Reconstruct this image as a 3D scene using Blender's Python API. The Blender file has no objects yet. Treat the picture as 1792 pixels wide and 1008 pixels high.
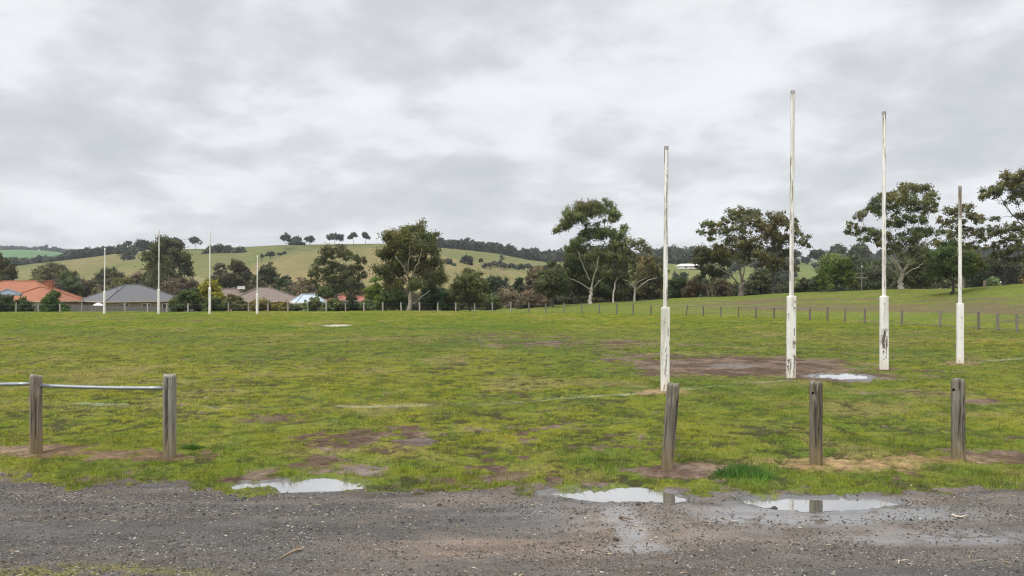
import bpy, math, random
import numpy as np
from mathutils import Vector, Matrix

H = 2.2          # eye height
F = 1400.0       # focal length in photo pixels (1792 wide)
CX, HY = 896.0, 501.0
scene = bpy.context.scene
col = scene.collection
rng = np.random.default_rng(7)
R = math.radians

# ------------------------------------------------------------------ helpers
def at(px, py, Y):
    return ((px - CX) / F * Y, Y, H + (HY - py) / F * Y)

def pix(X, Y):
    return CX + F * X / Y, HY + F * H / Y

def _hash(ix, iy, seed):
    h = (ix.astype(np.int64) * 374761393 + iy.astype(np.int64) * 668265263 + seed * 1442695041) & 0xFFFFFFFF
    h = ((h ^ (h >> 13)) * 1274126177) & 0xFFFFFFFF
    h = h ^ (h >> 16)
    return (h & 0xFFFFFF).astype(np.float64) / 0xFFFFFF

def vnoise(x, y, seed=0):
    ix = np.floor(x); iy = np.floor(y)
    fx = x - ix; fy = y - iy
    fx = fx * fx * fx * (fx * (fx * 6 - 15) + 10); fy = fy * fy * fy * (fy * (fy * 6 - 15) + 10)
    a = _hash(ix, iy, seed); b = _hash(ix + 1, iy, seed)
    c = _hash(ix, iy + 1, seed); d = _hash(ix + 1, iy + 1, seed)
    return (a + (b - a) * fx) * (1 - fy) + (c + (d - c) * fx) * fy

def fbm(x, y, seed=0, octv=4, gain=0.5):
    s = 0; a = 1; t = 0
    ca, sa = math.cos(0.65), math.sin(0.65)
    for i in range(octv):
        s = s + a * vnoise(x, y, seed + i * 17); t += a
        a *= gain
        x, y = (x * ca - y * sa) * 2.03 + 13.7, (x * sa + y * ca) * 2.03 + 5.1
    return s / t          # 0..1, mean .5

def worley(x, y, seed=0):
    # distance to the border between neighbouring cells: 0 on the border
    ix = np.floor(x); iy = np.floor(y); f1 = np.full(np.shape(x), 9.0); f2 = f1.copy()
    for i in (-1, 0, 1):
        for j in (-1, 0, 1):
            a = ix + i; b = iy + j
            d = np.hypot(a + _hash(a, b, seed) - x, b + _hash(a, b, seed + 5) - y)
            f2 = np.minimum(f2, np.maximum(d, f1)); f1 = np.minimum(f1, d)
    return f2 - f1

def sstep(a, b, x):
    t = np.clip((x - a) / (b - a), 0, 1)
    return t * t * (3 - 2 * t)

def lerp(a, b, t):
    t = np.asarray(t)[..., None]
    return a * (1 - t) + b * t

def mk(name, V, faces, mat=None, parent=None, colr=None, smooth=False, extra=None, nrm=None):
    """ONE mesh object from numpy arrays. faces: array (M,k) or list of such."""
    V = np.asarray(V, dtype=np.float32)
    if not isinstance(faces, list): faces = [faces]
    faces = [np.asarray(f, dtype=np.int32) for f in faces if len(f)]
    me = bpy.data.meshes.new(name)
    me.vertices.add(len(V)); me.vertices.foreach_set('co', V.ravel())
    nl = sum(f.size for f in faces); npol = sum(len(f) for f in faces)
    me.loops.add(nl); me.polygons.add(npol)
    me.loops.foreach_set('vertex_index', np.concatenate([f.ravel() for f in faces]))
    starts = []; o = 0
    for f in faces:
        starts.append(o + np.arange(len(f)) * f.shape[1]); o += f.size
    me.polygons.foreach_set('loop_start', np.concatenate(starts).astype(np.int32))
    me.polygons.foreach_set('use_smooth', np.full(npol, smooth, dtype=bool))
    me.update(calc_edges=True)
    if colr is not None:
        colr = np.asarray(colr, dtype=np.float32)
        if colr.shape[1] == 3: colr = np.concatenate([colr, np.ones((len(colr), 1), np.float32)], 1)
        a = me.attributes.new('Col', 'FLOAT_COLOR', 'POINT'); a.data.foreach_set('color', colr.ravel())
    if extra:
        for k, v in extra.items():
            a = me.attributes.new(k, 'FLOAT', 'POINT'); a.data.foreach_set('value', np.asarray(v, np.float32))
    if nrm is not None:
        a = me.attributes.new('Nrm', 'FLOAT_VECTOR', 'POINT'); a.data.foreach_set('vector', np.asarray(nrm, np.float32).ravel())
    if mat: me.materials.append(mat)
    ob = bpy.data.objects.new(name, me); col.objects.link(ob)
    if parent is not None: ob.parent = parent
    return ob

def tag(o, label=None, cat=None, group=None, kind=None):
    if label: o['label'] = label
    if cat: o['category'] = cat
    if group: o['group'] = group
    if kind: o['kind'] = kind
    return o

def thing(name, loc, label, cat, group=None, rz=0):
    o = bpy.data.objects.new(name, None); col.objects.link(o)
    o.location = loc; o.rotation_euler = (0, 0, rz); o.empty_display_size = 0.3
    return tag(o, label, cat, group)

class MB:
    """collects shapes for one mesh"""
    def __init__(s): s.V = []; s.T = []; s.Q = []; s.C = []; s.n = 0
    def add(s, V, tris=None, quads=None, c=None):
        V = np.asarray(V, float)
        if tris is not None and len(tris): s.T.append(np.asarray(tris) + s.n)
        if quads is not None and len(quads): s.Q.append(np.asarray(quads) + s.n)
        s.V.append(V); s.n += len(V)
        s.C.append(np.tile(np.asarray(c if c is not None else (1, 1, 1), float), (len(V), 1)))
    def box(s, c, d, rz=0, colr=None):
        x, y, z = [k / 2 for k in d]
        v = np.array([(i * x, j * y, k * z) for i in (-1, 1) for j in (-1, 1) for k in (-1, 1)])
        ca, sa = math.cos(rz), math.sin(rz)
        v = np.stack([v[:, 0] * ca - v[:, 1] * sa, v[:, 0] * sa + v[:, 1] * ca, v[:, 2]], 1) + np.array(c)
        s.add(v, quads=[(0, 1, 3, 2), (4, 6, 7, 5), (0, 4, 5, 1), (2, 3, 7, 6), (0, 2, 6, 4), (1, 5, 7, 3)], c=colr)
    def tube(s, P, r, n=8, cap=True, colr=None):
        P = np.asarray(P, float); m = len(P)
        r = np.broadcast_to(np.asarray(r, float), (m,))
        T = np.gradient(P, axis=0) if m > 2 else np.repeat((P[-1] - P[0])[None], m, 0)
        T /= np.linalg.norm(T, axis=1)[:, None] + 1e-9
        ref = np.array((1.0, 0.02, 0)) if abs(T[0][2]) > .7 else np.array((0, 0.03, 1.0))
        A = np.cross(T, ref); A /= np.linalg.norm(A, axis=1)[:, None] + 1e-9
        B = np.cross(T, A)
        th = np.arange(n) / n * 2 * np.pi
        V = (P[:, None, :] + r[:, None, None] * (np.cos(th)[None, :, None] * A[:, None, :] + np.sin(th)[None, :, None] * B[:, None, :])).reshape(-1, 3)
        i = np.arange(m - 1)[:, None] * n; j = np.arange(n)[None]; k = (j + 1) % n
        q = np.stack([i + j, i + n + j, i + n + k, i + k], -1).reshape(-1, 4)
        t = None
        if cap:
            V = np.concatenate([V, P[:1], P[-1:]]); a = m * n
            t = [(a, jj, (jj + 1) % n) for jj in range(n)] + [(a + 1, (m - 1) * n + (jj + 1) % n, (m - 1) * n + jj) for jj in range(n)]
        s.add(V, tris=t, quads=q, c=colr)
    def build(s, name, mat, parent=None, smooth=False):
        return mk(name, np.concatenate(s.V), [np.concatenate(x) for x in (s.T, s.Q) if x], mat, parent, np.concatenate(s.C), smooth)

# ------------------------------------------------------------------ materials
def newmat(name):
    m = bpy.data.materials.new(name); m.use_nodes = True
    nt = m.node_tree; nt.nodes.clear()
    return m, nt
def N(nt, typ, **kw):
    n = nt.nodes.new(typ)
    for k, v in kw.items():
        if k.startswith('i_'):
            key = k[2:]
            key = int(key) if key.isdigit() else key.replace('_', ' ')
            n.inputs[key].default_value = v
        else: setattr(n, k, v)
    return n
def L(nt, a, ao, b, bi): nt.links.new(a.outputs[ao], b.inputs[bi])

def principled(nt, **kw):
    p = N(nt, 'ShaderNodeBsdfPrincipled'); o = N(nt, 'ShaderNodeOutputMaterial'); L(nt, p, 'BSDF', o, 'Surface')
    for k, v in kw.items(): p.inputs[k.replace('_', ' ')].default_value = v
    return p

def attr_noise_mat(name, scale=30.0, amt=(0.6, 1.35), rough=0.85, bump=0.0, bump_dist=0.01, spec=0.3, stretch=(1, 1, 1), wet=False, detail=5):
    """vertex colour of the thing x fine procedural variation"""
    m, nt = newmat(name); p = principled(nt, Roughness=rough)
    p.inputs['Specular IOR Level'].default_value = spec
    a = N(nt, 'ShaderNodeAttribute', attribute_name='Col')
    tc = N(nt, 'ShaderNodeTexCoord'); mp = N(nt, 'ShaderNodeMapping'); mp.inputs['Scale'].default_value = stretch
    L(nt, tc, 'Object', mp, 'Vector')
    no = N(nt, 'ShaderNodeTexNoise', i_Scale=scale, i_Detail=detail, i_Roughness=0.65); L(nt, mp, 'Vector', no, 'Vector')
    mr = N(nt, 'ShaderNodeMapRange'); mr.inputs['From Min'].default_value = .25; mr.inputs['From Max'].default_value = .75
    mr.inputs['To Min'].default_value, mr.inputs['To Max'].default_value = amt
    L(nt, no, 'Fac', mr, 'Value')
    mx = N(nt, 'ShaderNodeMix', data_type='RGBA', blend_type='MULTIPLY'); mx.inputs['Factor'].default_value = 1
    L(nt, a, 'Color', mx, 'A'); L(nt, mr, 'Result', mx, 'B'); L(nt, mx, 'Result', p, 'Base Color')
    if bump:
        b = N(nt, 'ShaderNodeBump'); b.inputs['Strength'].default_value = bump; b.inputs['Distance'].default_value = bump_dist
        L(nt, no, 'Fac', b, 'Height'); L(nt, b, 'Normal', p, 'Normal')
    if wet:
        w = N(nt, 'ShaderNodeAttribute', attribute_name='wet')
        r = N(nt, 'ShaderNodeMapRange'); r.inputs['To Min'].default_value = rough; r.inputs['To Max'].default_value = .16
        L(nt, w, 'Fac', r, 'Value'); L(nt, r, 'Result', p, 'Roughness')
        sp = N(nt, 'ShaderNodeMapRange'); sp.inputs['To Min'].default_value = spec; sp.inputs['To Max'].default_value = .95
        L(nt, w, 'Fac', sp, 'Value'); L(nt, sp, 'Result', p, 'Specular IOR Level')
        cw = N(nt, 'ShaderNodeMath', operation='MULTIPLY'); cw.inputs[1].default_value = .85; L(nt, w, 'Fac', cw, 0); L(nt, cw, 0, p, 'Coat Weight'); p.inputs['Coat Roughness'].default_value = .14; p.inputs['Coat IOR'].default_value = 1.7
        if bump:
            bs = N(nt, 'ShaderNodeMapRange'); bs.inputs['To Min'].default_value = bump; bs.inputs['To Max'].default_value = bump * .25
            L(nt, w, 'Fac', bs, 'Value'); L(nt, bs, 'Result', b, 'Strength')
    return m

def leaf_mat(name, transl=0.3, up=0.0, rough=.55, puff=0.0, spec=.12):
    m, nt = newmat(name)
    a = N(nt, 'ShaderNodeAttribute', attribute_name='Col')
    p = N(nt, 'ShaderNodeBsdfPrincipled', i_Roughness=rough); p.inputs['Specular IOR Level'].default_value = spec
    t = N(nt, 'ShaderNodeBsdfTranslucent'); mx = N(nt, 'ShaderNodeMixShader', i_Fac=transl)
    L(nt, a, 'Color', p, 'Base Color'); L(nt, a, 'Color', t, 'Color')
    if up or puff:
        g = N(nt, 'ShaderNodeNewGeometry')
        v = N(nt, 'ShaderNodeMix', data_type='VECTOR'); v.inputs['Factor'].default_value = up or puff
        L(nt, g, 'Normal', v, 4); v.inputs[5].default_value = (0, 0, 1)
        if puff:
            an = N(nt, 'ShaderNodeAttribute', attribute_name='Nrm'); L(nt, an, 'Vector', v, 5)
        nn = N(nt, 'ShaderNodeVectorMath', operation='NORMALIZE'); L(nt, v, 1, nn, 0)
        L(nt, nn, 0, p, 'Normal')
    o = N(nt, 'ShaderNodeOutputMaterial')
    L(nt, p, 'BSDF', mx, 1); L(nt, t, 'BSDF', mx, 2); L(nt, mx, 'Shader', o, 'Surface')
    return m

def flat_mat(name, c, rough=.7, var=.25, scale=6, metal=0, bump=0, spec=.35, wave=None):
    m, nt = newmat(name); p = principled(nt, Roughness=rough, Metallic=metal)
    p.inputs['Specular IOR Level'].default_value = spec
    tc = N(nt, 'ShaderNodeTexCoord')
    no = N(nt, 'ShaderNodeTexNoise', i_Scale=scale, i_Detail=6); L(nt, tc, 'Object', no, 'Vector')
    cr = N(nt, 'ShaderNodeMix', data_type='RGBA'); cr.inputs['A'].default_value = (*[k * (1 - var) for k in c], 1); cr.inputs['B'].default_value = (*[min(1, k * (1 + var)) for k in c], 1)
    L(nt, no, 'Fac', cr, 'Factor'); L(nt, cr, 'Result', p, 'Base Color')
    if bump:
        b = N(nt, 'ShaderNodeBump', i_Strength=bump); b.inputs['Distance'].default_value = .02
        if wave:
            w = N(nt, 'ShaderNodeTexWave', i_Scale=wave, i_Distortion=.3); L(nt, tc, 'Object', w, 'Vector'); L(nt, w, 'Fac', b, 'Height')
        else: L(nt, no, 'Fac', b, 'Height')
        L(nt, b, 'Normal', p, 'Normal')
    return m

M_ground = attr_noise_mat('ground_turf', scale=22, amt=(.55, 1.42), rough=.95, bump=.6, bump_dist=.02, spec=.04, wet=True)
M_track = attr_noise_mat('gravel_surface', scale=80, amt=(.38, 1.65), rough=.9, bump=.7, bump_dist=.010, spec=.10, wet=True, detail=3)
M_hill = attr_noise_mat('pasture', scale=.25, amt=(.75, 1.25), rough=.95, spec=.0)
M_blade = leaf_mat('grass_blades', .28, up=.5, rough=.8, spec=.05)
M_leaf = leaf_mat('foliage', .34, puff=.64)
M_bark = attr_noise_mat('bark', scale=5, amt=(.6, 1.3), rough=.9, bump=.4, bump_dist=.03, stretch=(1.5, 1.5, .5))
M_wood = attr_noise_mat('weathered_timber', scale=38, amt=(.62, 1.3), rough=.9, bump=.7, bump_dist=.006, stretch=(1, 1, .06), spec=.08)
M_paint = attr_noise_mat('white_paint', scale=30, amt=(.9, 1.05), rough=.5, bump=.2, bump_dist=.004, stretch=(1, 1, .25))
M_stone = attr_noise_mat('stone', scale=60, amt=(.75, 1.2), rough=.9, spec=.1)
M_steel = flat_mat('galvanised_steel', (.33, .35, .36), rough=.42, var=.3, scale=25, metal=.7)
M_wire = flat_mat('fence_wire', (.22, .21, .20), rough=.6, metal=.4)

def water_mat():
    m, nt = newmat('puddle_water')
    d = N(nt, 'ShaderNodeBsdfPrincipled', i_Roughness=.3); d.inputs['Base Color'].default_value = (.16, .145, .12, 1)
    g = N(nt, 'ShaderNodeBsdfGlossy', i_Roughness=.015); g.inputs['Color'].default_value = (.97, .97, .97, 1)
    f = N(nt, 'ShaderNodeFresnel', i_IOR=1.33)
    mr = N(nt, 'ShaderNodeMapRange'); mr.inputs['To Min'].default_value = .3; mr.inputs['To Max'].default_value = 1.0
    mr.inputs['From Max'].default_value = .45
    L(nt, f, 0, mr, 'Value')
    tc = N(nt, 'ShaderNodeTexCoord'); no = N(nt, 'ShaderNodeTexNoise', i_Scale=5.0); L(nt, tc, 'Object', no, 'Vector')
    b = N(nt, 'ShaderNodeBump', i_Strength=.03); b.inputs['Distance'].default_value = .01
    L(nt, no, 'Fac', b, 'Height'); L(nt, b, 'Normal', g, 'Normal')
    mx = N(nt, 'ShaderNodeMixShader'); o = N(nt, 'ShaderNodeOutputMaterial')
    L(nt, mr, 'Result', mx, 0); L(nt, d, 'BSDF', mx, 1); L(nt, g, 'BSDF', mx, 2); L(nt, mx, 'Shader', o, 'Surface')
    return m
M_water = water_mat()

# ------------------------------------------------------------------ terrain
FPX = [-900, -300, 28, 200, 330, 504, 766, 925, 1018, 1140, 1231, 1292, 1354, 1417, 1479, 1578, 1645, 1712, 1780, 1900, 2100, 2700]
FY = [60, 64, 67.5, 69, 69.5, 70.5, 71.6, 68.6, 66, 61.6, 59, 57, 55, 53, 50, 46, 44, 41, 38.7, 35.4, 31, 26]
CPX = [-900, 300, 700, 850, 900, 940, 1020, 1130, 1240, 1290, 1350, 1470, 1500, 1580, 1640, 1700, 1780, 2000]
CYP = [558, 552, 547, 543.5, 541, 537, 531, 526, 521, 519, 514.5, 510, 509.3, 505, 503.5, 500, 496.5, 490]
BANK = 22.0
def fence_Y(px): return np.interp(px, FPX, FY)
def crest_h(px): return H + (HY - np.interp(px, CPX, CYP)) * (fence_Y(px) + BANK) / F
def terr(X, Y):
    X = np.asarray(X, float); Y = np.asarray(Y, float)
    Yc = np.maximum(Y, 1.0)
    px = CX + F * X / Yc
    t = Yc - fence_Y(px); hc = crest_h(px)
    u = np.clip((t - .8) / BANK, 0, 1)
    z = hc * (.55 * u * u * (3 - 2 * u) + .45 * u)
    z = z + (fbm(X / 6, Yc / 6, 91, 3) - .5) * .45 * np.clip(t / 8, 0, 1) * (1 - .6 * sstep(60, 90, Yc))
    v = sstep(BANK, BANK + 62, t)
    z = z * (1 - v) + (-3.0) * v
    z = z + (fbm(X / 25, Yc / 25, 92, 2) - .5) * .12 * (1 - v)
    return z
def terr1(X, Y): return float(terr(np.array([X]), np.array([Y]))[0])

# puddles: (px, py, rx, ry) ellipses as seen on the ground -> world ellipses
def gell(px, py, rx, ry):
    Y = F * H / (py - HY); Y0 = F * H / (py + ry - HY); Y1 = F * H / (py - ry - HY)
    return ((px - CX) / F * Y, .5 * (Y0 + Y1), rx / F * Y, .5 * (Y1 - Y0))
PUD = {
 'near_left': [gell(545, 851, 82, 12.5), gell(485, 849, 48, 7), gell(424, 850, 17, 6)],
 'near_mid': [gell(1080, 868, 112, 14), gell(1000, 866, 38, 7), gell(1165, 874, 45, 8)],
 'near_right': [gell(1440, 884, 105, 13.5), gell(1345, 880, 45, 8), gell(1530, 880, 38, 8)],
 'goal': [gell(1472, 660, 46, 5.0)],
}
WATER_Z = -.022
def pfield(X, Y):
    n = fbm(X * 3.2, Y * 3.2, 41, 4) - .5
    n2 = fbm(X * 14, Y * 14, 43, 3) - .5
    e = np.full(np.shape(X), -9.0)
    for lst in PUD.values():
        for (cx, cy, a, b) in lst:
            d = 1 - np.sqrt(((X - cx) / a) ** 2 + ((Y - cy) / b) ** 2)
            e = np.maximum(e, d * np.minimum(1.0, b / .35 + .3))
    k = 1 + .9 * (Y > 15)
    return e + n * .50 * k + n2 * .26 * k

def near_z(X, Y, e=None):
    """terrain + the small relief one can see near the camera"""
    px, py = pix(X, Y)
    if e is None: e = pfield(X, Y)
    z = terr(X, Y)
    g = grass_amt(X, Y)
    tr = track_amt(px, py, X, Y)
    near = 1 / (1 + (Y / 32.0) ** 2)
    clump = fbm(X * 2.3, Y * 2.3, 11, 4)
    z = z + (clump - .5) * .075 * g * (.5 + .5 * near)
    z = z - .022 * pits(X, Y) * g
    z = z + (fbm(X * 9, Y * 9, 12, 3) - .5) * (.030 * g + .014 * (1 - g) * (1 - tr)) * near
    z = z + tr * ((fbm(X * .5, Y * 4.5, 13, 3) - .5) * .035 + (fbm(X * 16, Y * 16, 14, 2) - .5) * .006)
    z = z - .055 * sstep(-.12, .3, e)
    return z

EPX = [-400, 0, 150, 300, 430, 650, 760, 900, 980, 1100, 1200, 1300, 1420, 1560, 1650, 1792, 2200]
EPY = [832, 838, 849, 853, 862, 866, 863, 862, 858, 862, 868, 868, 870, 864, 858, 856, 850]
def track_amt(px, py, X, Y):
    e = py - np.interp(px, EPX, EPY)
    e = e + (fbm(X * 3.0, Y * 3.0, 21, 4) - .5) * 36 + (fbm(X * .7, Y * .7, 23, 2) - .5) * 10 + (fbm(X * 11, Y * 11, 22, 2) - .5) * 12
    w = np.interp(px, [0, 500, 700, 900, 1100], [7, 9, 22, 20, 9])
    return sstep(-w, w, e)

def ell(px, py, cx, cy, rx, ry, soft=.55):
    d = np.sqrt(((px - cx) / rx) ** 2 + ((py - cy) / ry) ** 2)
    return 1 - sstep(1 - soft, 1 + soft, d)

BARE = [(1300, 643, 205, 17, 1.25), (1130, 630, 90, 10, .7), (1500, 663, 95, 9, 1.0), (1420, 660, 60, 8, .9), (1010, 602, 190, 9, .55), (880, 590, 140, 7, .38),
        (1164, 689, 48, 5.5, 1.0), (1680, 637, 36, 4, .7), (1547, 648, 25, 4, .5), (690, 760, 85, 12, .70), (745, 776, 60, 7, .85), (640, 772, 40, 10, .55), (800, 790, 90, 10, .45), (640, 826, 55, 10, .9), (560, 815, 80, 18, .55),
        (50, 793, 120, 11, 1.0), (250, 800, 100, 9, 1.0), (360, 798, 40, 6, .7), (1190, 825, 85, 12, 1.1), (1500, 812, 170, 13, .75), (1720, 803, 130, 12, .9), (1720, 704, 34, 6, .9), (1540, 690, 70, 6, .45),
        (500, 738, 70, 9, .42), (830, 835, 150, 22, .50), (980, 838, 80, 20, .42), (580, 569, 40, 4.0, .25), (330, 560, 130, 3, .35), (1640, 655, 60, 6, .35), (960, 760, 70, 8, .3), (690, 772, 190, 40, .22), (850, 845, 170, 16, .62), (1120, 642, 70, 9, .7), (450, 845, 90, 8, .5), (1240, 860, 90, 6, .6), (1010, 850, 60, 8, .4), (120, 845, 200, 6, .4)]
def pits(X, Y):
    # gaps and dents between the tussocks, their shade painted into the ground colour
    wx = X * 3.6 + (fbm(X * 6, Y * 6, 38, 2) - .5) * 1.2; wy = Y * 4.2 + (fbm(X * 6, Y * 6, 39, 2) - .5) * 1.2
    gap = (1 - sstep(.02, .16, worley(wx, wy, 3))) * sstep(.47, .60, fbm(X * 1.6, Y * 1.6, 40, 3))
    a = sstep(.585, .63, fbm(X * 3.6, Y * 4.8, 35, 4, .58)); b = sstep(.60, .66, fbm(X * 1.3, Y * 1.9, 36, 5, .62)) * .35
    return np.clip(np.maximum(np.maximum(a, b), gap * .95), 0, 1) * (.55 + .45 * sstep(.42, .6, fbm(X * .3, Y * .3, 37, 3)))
def bare_amt(px, py, X, Y):
    b = np.zeros(np.shape(X))
    for (cx, cy, rx, ry, k) in BARE:
        b = np.maximum(b, k * ell(px, py, cx, cy, rx, ry))
    n = fbm(X * 1.3, Y * 1.3, 31, 5, .6)
    n2 = fbm(X * 6, Y * 6, 33, 3)
    return sstep(.38, .58, b * .86 + (n - .5) * 1.25 + (n2 - .5) * 1.0 + .03)

def grass_amt(X, Y):
    px, py = pix(X, Y)
    tr = track_amt(px, py, X, Y)
    # scrappy grass coming back on the near edge of the track
    low = ell(px, py, 130, 1012, 260, 24, .6) * sstep(.36, .52, fbm(X * 3, Y * 3, 51, 4)) + .5 * ell(px, py, 900, 1035, 500, 24, .6) * sstep(.55, .7, fbm(X * 4, Y * 4, 53, 3))
    edge = np.clip(4 * tr * (1 - tr), 0, 1)
    ge = np.where(tr > .985, 0, sstep(.30, .70, (1 - tr) + (fbm(X * 5, Y * 5, 24, 3) - .5) * 1.5 * edge))
    g = ge * (1 - bare_amt(px, py, X, Y))
    return np.clip(np.maximum(g, np.clip(low, 0, 1)), 0, 1)

C_yel = np.array((.278, .272, .024)); C_grn = np.array((.106, .180, .020)); C_drk = np.array((.056, .100, .013)); C_dry = np.array((.34, .27, .11))
C_mud = np.array((.098, .066, .046)); C_mudp = np.array((.172, .125, .094)); C_tan = np.array((.36, .25, .12)); C_grav = np.array((.100, .094, .088)); C_dust = np.array((.225, .178, .142))
def grass_col(X, Y):
    px, py = pix(X, Y)
    n1 = fbm(X * .16, Y * .16, 61, 4, .55); n2 = fbm(X * .75, Y * .75, 62, 4, .6); n3 = fbm(X * 3.1, Y * 3.1, 63, 3, .6)
    # broad pattern of the paddock: yellower left and far, greener around the goal mouth
    k = .45 + .16 * ell(px, py, 250, 660, 420, 60, .8) + .14 * ell(px, py, 700, 655, 180, 30, .8) + .20 * ell(px, py, 1250, 548, 900, 12, .7) + .12 * ell(px, py, 1650, 585, 240, 25, .8) - .10 * ell(px, py, 1350, 690, 500, 34, .8) - .14 * ell(px, py, 780, 590, 520, 22, .8)
    yl = np.clip(k + (n1 - .5) * .8 + (n2 - .5) * .65 + (n3 - .5) * .7, 0, 1)
    c = lerp(C_grn, C_yel, yl)
    dk = sstep(.56, .74, fbm(X * .95, Y * .95, 65, 5, .62)) * .26
    dk = np.maximum(dk, sstep(.54, .68, fbm(X * 3.3, Y * 3.9, 67, 4, .6)) * .7)
    c = lerp(c, np.broadcast_to(C_drk, c.shape), dk)
    dry = sstep(.58, .75, fbm(X * .5, Y * .5, 66, 4, .6)) * .45
    dry = np.maximum(dry, .9 * ell(px, py, 1500, 813, 170, 13, .7) * sstep(.35, .6, n3))
    return lerp(c, np.broadcast_to(C_dry, c.shape), np.clip(dry, 0, 1))

LINE = [(-300, 698), (0, 703.5), (100, 707), (300, 714.5), (480, 717), (640, 716), (780, 712.5), (860, 709), (900, 706), (1010, 699), (1160, 688), (1270, 677), (1384, 666)]
def line_amt(X, Y):
    px, py = pix(X, Y)
    ly = np.interp(px, [p[0] for p in LINE], [p[1] for p in LINE])
    Yl = F * H / (ly - HY)
    a = (1 - sstep(.07, .14, np.abs(Y - Yl))) * (px < 1390) * (px > -400)
    l2 = np.interp(px, [1684, 1792, 2300], [637, 628, 612]); a2 = (1 - sstep(.1, .2, np.abs(Y - F * H / (l2 - HY)))) * (px > 1690)
    br = sstep(.40, .58, fbm(X * .8, Y * 3, 71, 3)) * .75 + .12
    return np.maximum(a, a2) * br

def ground_col(X, Y, e=None):
    px, py = pix(X, Y)
    g = grass_amt(X, Y); tr = track_amt(px, py, X, Y)
    c = grass_col(X, Y) * .80
    mud = lerp(C_mud, C_mudp, sstep(.4, .7, fbm(X * 1.7, Y * 1.7, 81, 4)))
    tan = np.clip(ell(px, py, 1500, 813, 200, 15, .7) * 1.0 + ell(px, py, 1164, 689, 50, 7) * .9 + ell(px, py, 1680, 638, 60, 6) * .6 + ell(px, py, 150, 797, 250, 14) * .30, 0, 1)
    mud = lerp(mud, np.broadcast_to(C_tan, mud.shape), tan * .75)
    soil = mud * (.45 + 1.1 * fbm(X * 10, Y * 10, 82, 3, .6))[..., None]
    gg = np.clip(g * .92 - .10 + (fbm(X * 12, Y * 12, 83, 2) - .5) * .25, 0, 1)
    gg = np.maximum(gg, g * sstep(24, 45, Y))
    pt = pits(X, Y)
    c = lerp(c, np.broadcast_to(np.array((.036, .042, .015)), c.shape), pt * .9 * (1 - .55 * sstep(30, 62, Y)))  # dark gap soil, with the shade between tussocks painted in
    c = lerp(soil, c, gg)
    c = lerp(c, np.broadcast_to(np.array((.62, .60, .52)), c.shape), line_amt(X, Y) * .22 * np.clip(g + .2, 0, 1))
    c = lerp(c, np.broadcast_to(np.array((.50, .43, .36)), c.shape), ell(px, py, 590, 568.8, 24, 1.8, .25) * .95)
    # gravel
    dust = np.clip(.85 * ell(px, py, 820, 962, 260, 22, .7) + .8 * ell(px, py, 780, 880, 130, 12, .8) + .55 * ell(px, py, 1500, 935, 420, 45, .8) + .9 * ell(px, py, 1120, 925, 120, 55, .7) + .6 * ell(px, py, 1650, 868, 180, 16, .7) + .5 * ell(px, py, 60, 868, 120, 8, .7), 0, 1)
    dust = dust * sstep(.25, .55, fbm(X * .7, Y * 3.8, 84, 4, .6) + dust * .16)
    dust = np.maximum(dust, .28 * sstep(.52, .64, fbm(X * .25, Y * 4.2, 89, 4, .55)))
    gv = lerp(C_grav, C_dust, dust * .8)
    rust = sstep(.55, .8, fbm(X * .8, Y * 2.5, 85, 4)) * ell(px, py, 900, 960, 360, 60, .8)
    gv = lerp(gv, np.broadcast_to(np.array((.21, .145, .10)), gv.shape), rust * .3)
    gv = gv * (.60 + .80 * fbm(X * 2.2, Y * 6, 86, 4, .6))[..., None]
    c = lerp(c, gv, tr * (1 - np.clip(g, 0, 1) * .85))
    # bare streaks on the bank beyond the boundary fence
    t = Y - fence_Y(px)
    bk = sstep(1, 4, t) * (1 - sstep(30, 50, t))
    br = bk * sstep(.49, .60, fbm(X * .13 + 3, t * .75, 87, 5, .62) + .10 * ell(px, py, 1550, 535, 420, 20, .8)) * sstep(1080, 1250, px) * sstep(2.5, 6, t) * (1 - sstep(15, 21, t))
    c = lerp(c, np.broadcast_to(np.array((.15, .115, .075)), c.shape), br * .8)
    c = lerp(c, np.broadcast_to(np.array((.140, .178, .045)), c.shape), bk * (1 - br) * .55)
    # valley floor behind
    vv = sstep(BANK + 8, BANK + 30, t)
    c = lerp(c, np.broadcast_to(np.array((.13, .15, .05)), c.shape), vv)
    if e is None: e = pfield(X, Y)
    wet = np.clip(sstep(-.30, -.04, e) * .9, 0, 1); c = c * (1 - .45 * sstep(-.45, -.02, e) * (1 - g))[..., None]
    sheen = np.clip(1.2 * np.maximum(np.maximum(ell(px, py, 1083, 905, 24, 14, .6), ell(px, py, 1104, 934, 26, 22, .6)), ell(px, py, 1122, 962, 62, 10, .6)) + 1.0 * ell(px, py, 1480, 905, 210, 16, .7) + 1.0 * ell(px, py, 1690, 945, 200, 13, .7) + .3 * ell(px, py, 640, 828, 40, 8, .5) + .7 * ell(px, py, 1280, 642, 40, 4, .5) + .3 * ell(px, py, 745, 776, 50, 8, .5) + .6 * ell(px, py, 1530, 668, 50, 4, .5) + .45 * ell(px, py, 1250, 900, 420, 40, .7), 0, 1.3)
    sheen = np.clip(sheen * (1 - .9 * g) * sstep(.30, .62, fbm(X * 3.5, Y * 4.5, 88, 4, .6) + sheen * .16), 0, 1)
    wet = np.maximum(wet * (1 - g * .8), sheen)
    c = c * (1 - .28 * wet)[..., None]
    return c, wet

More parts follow.
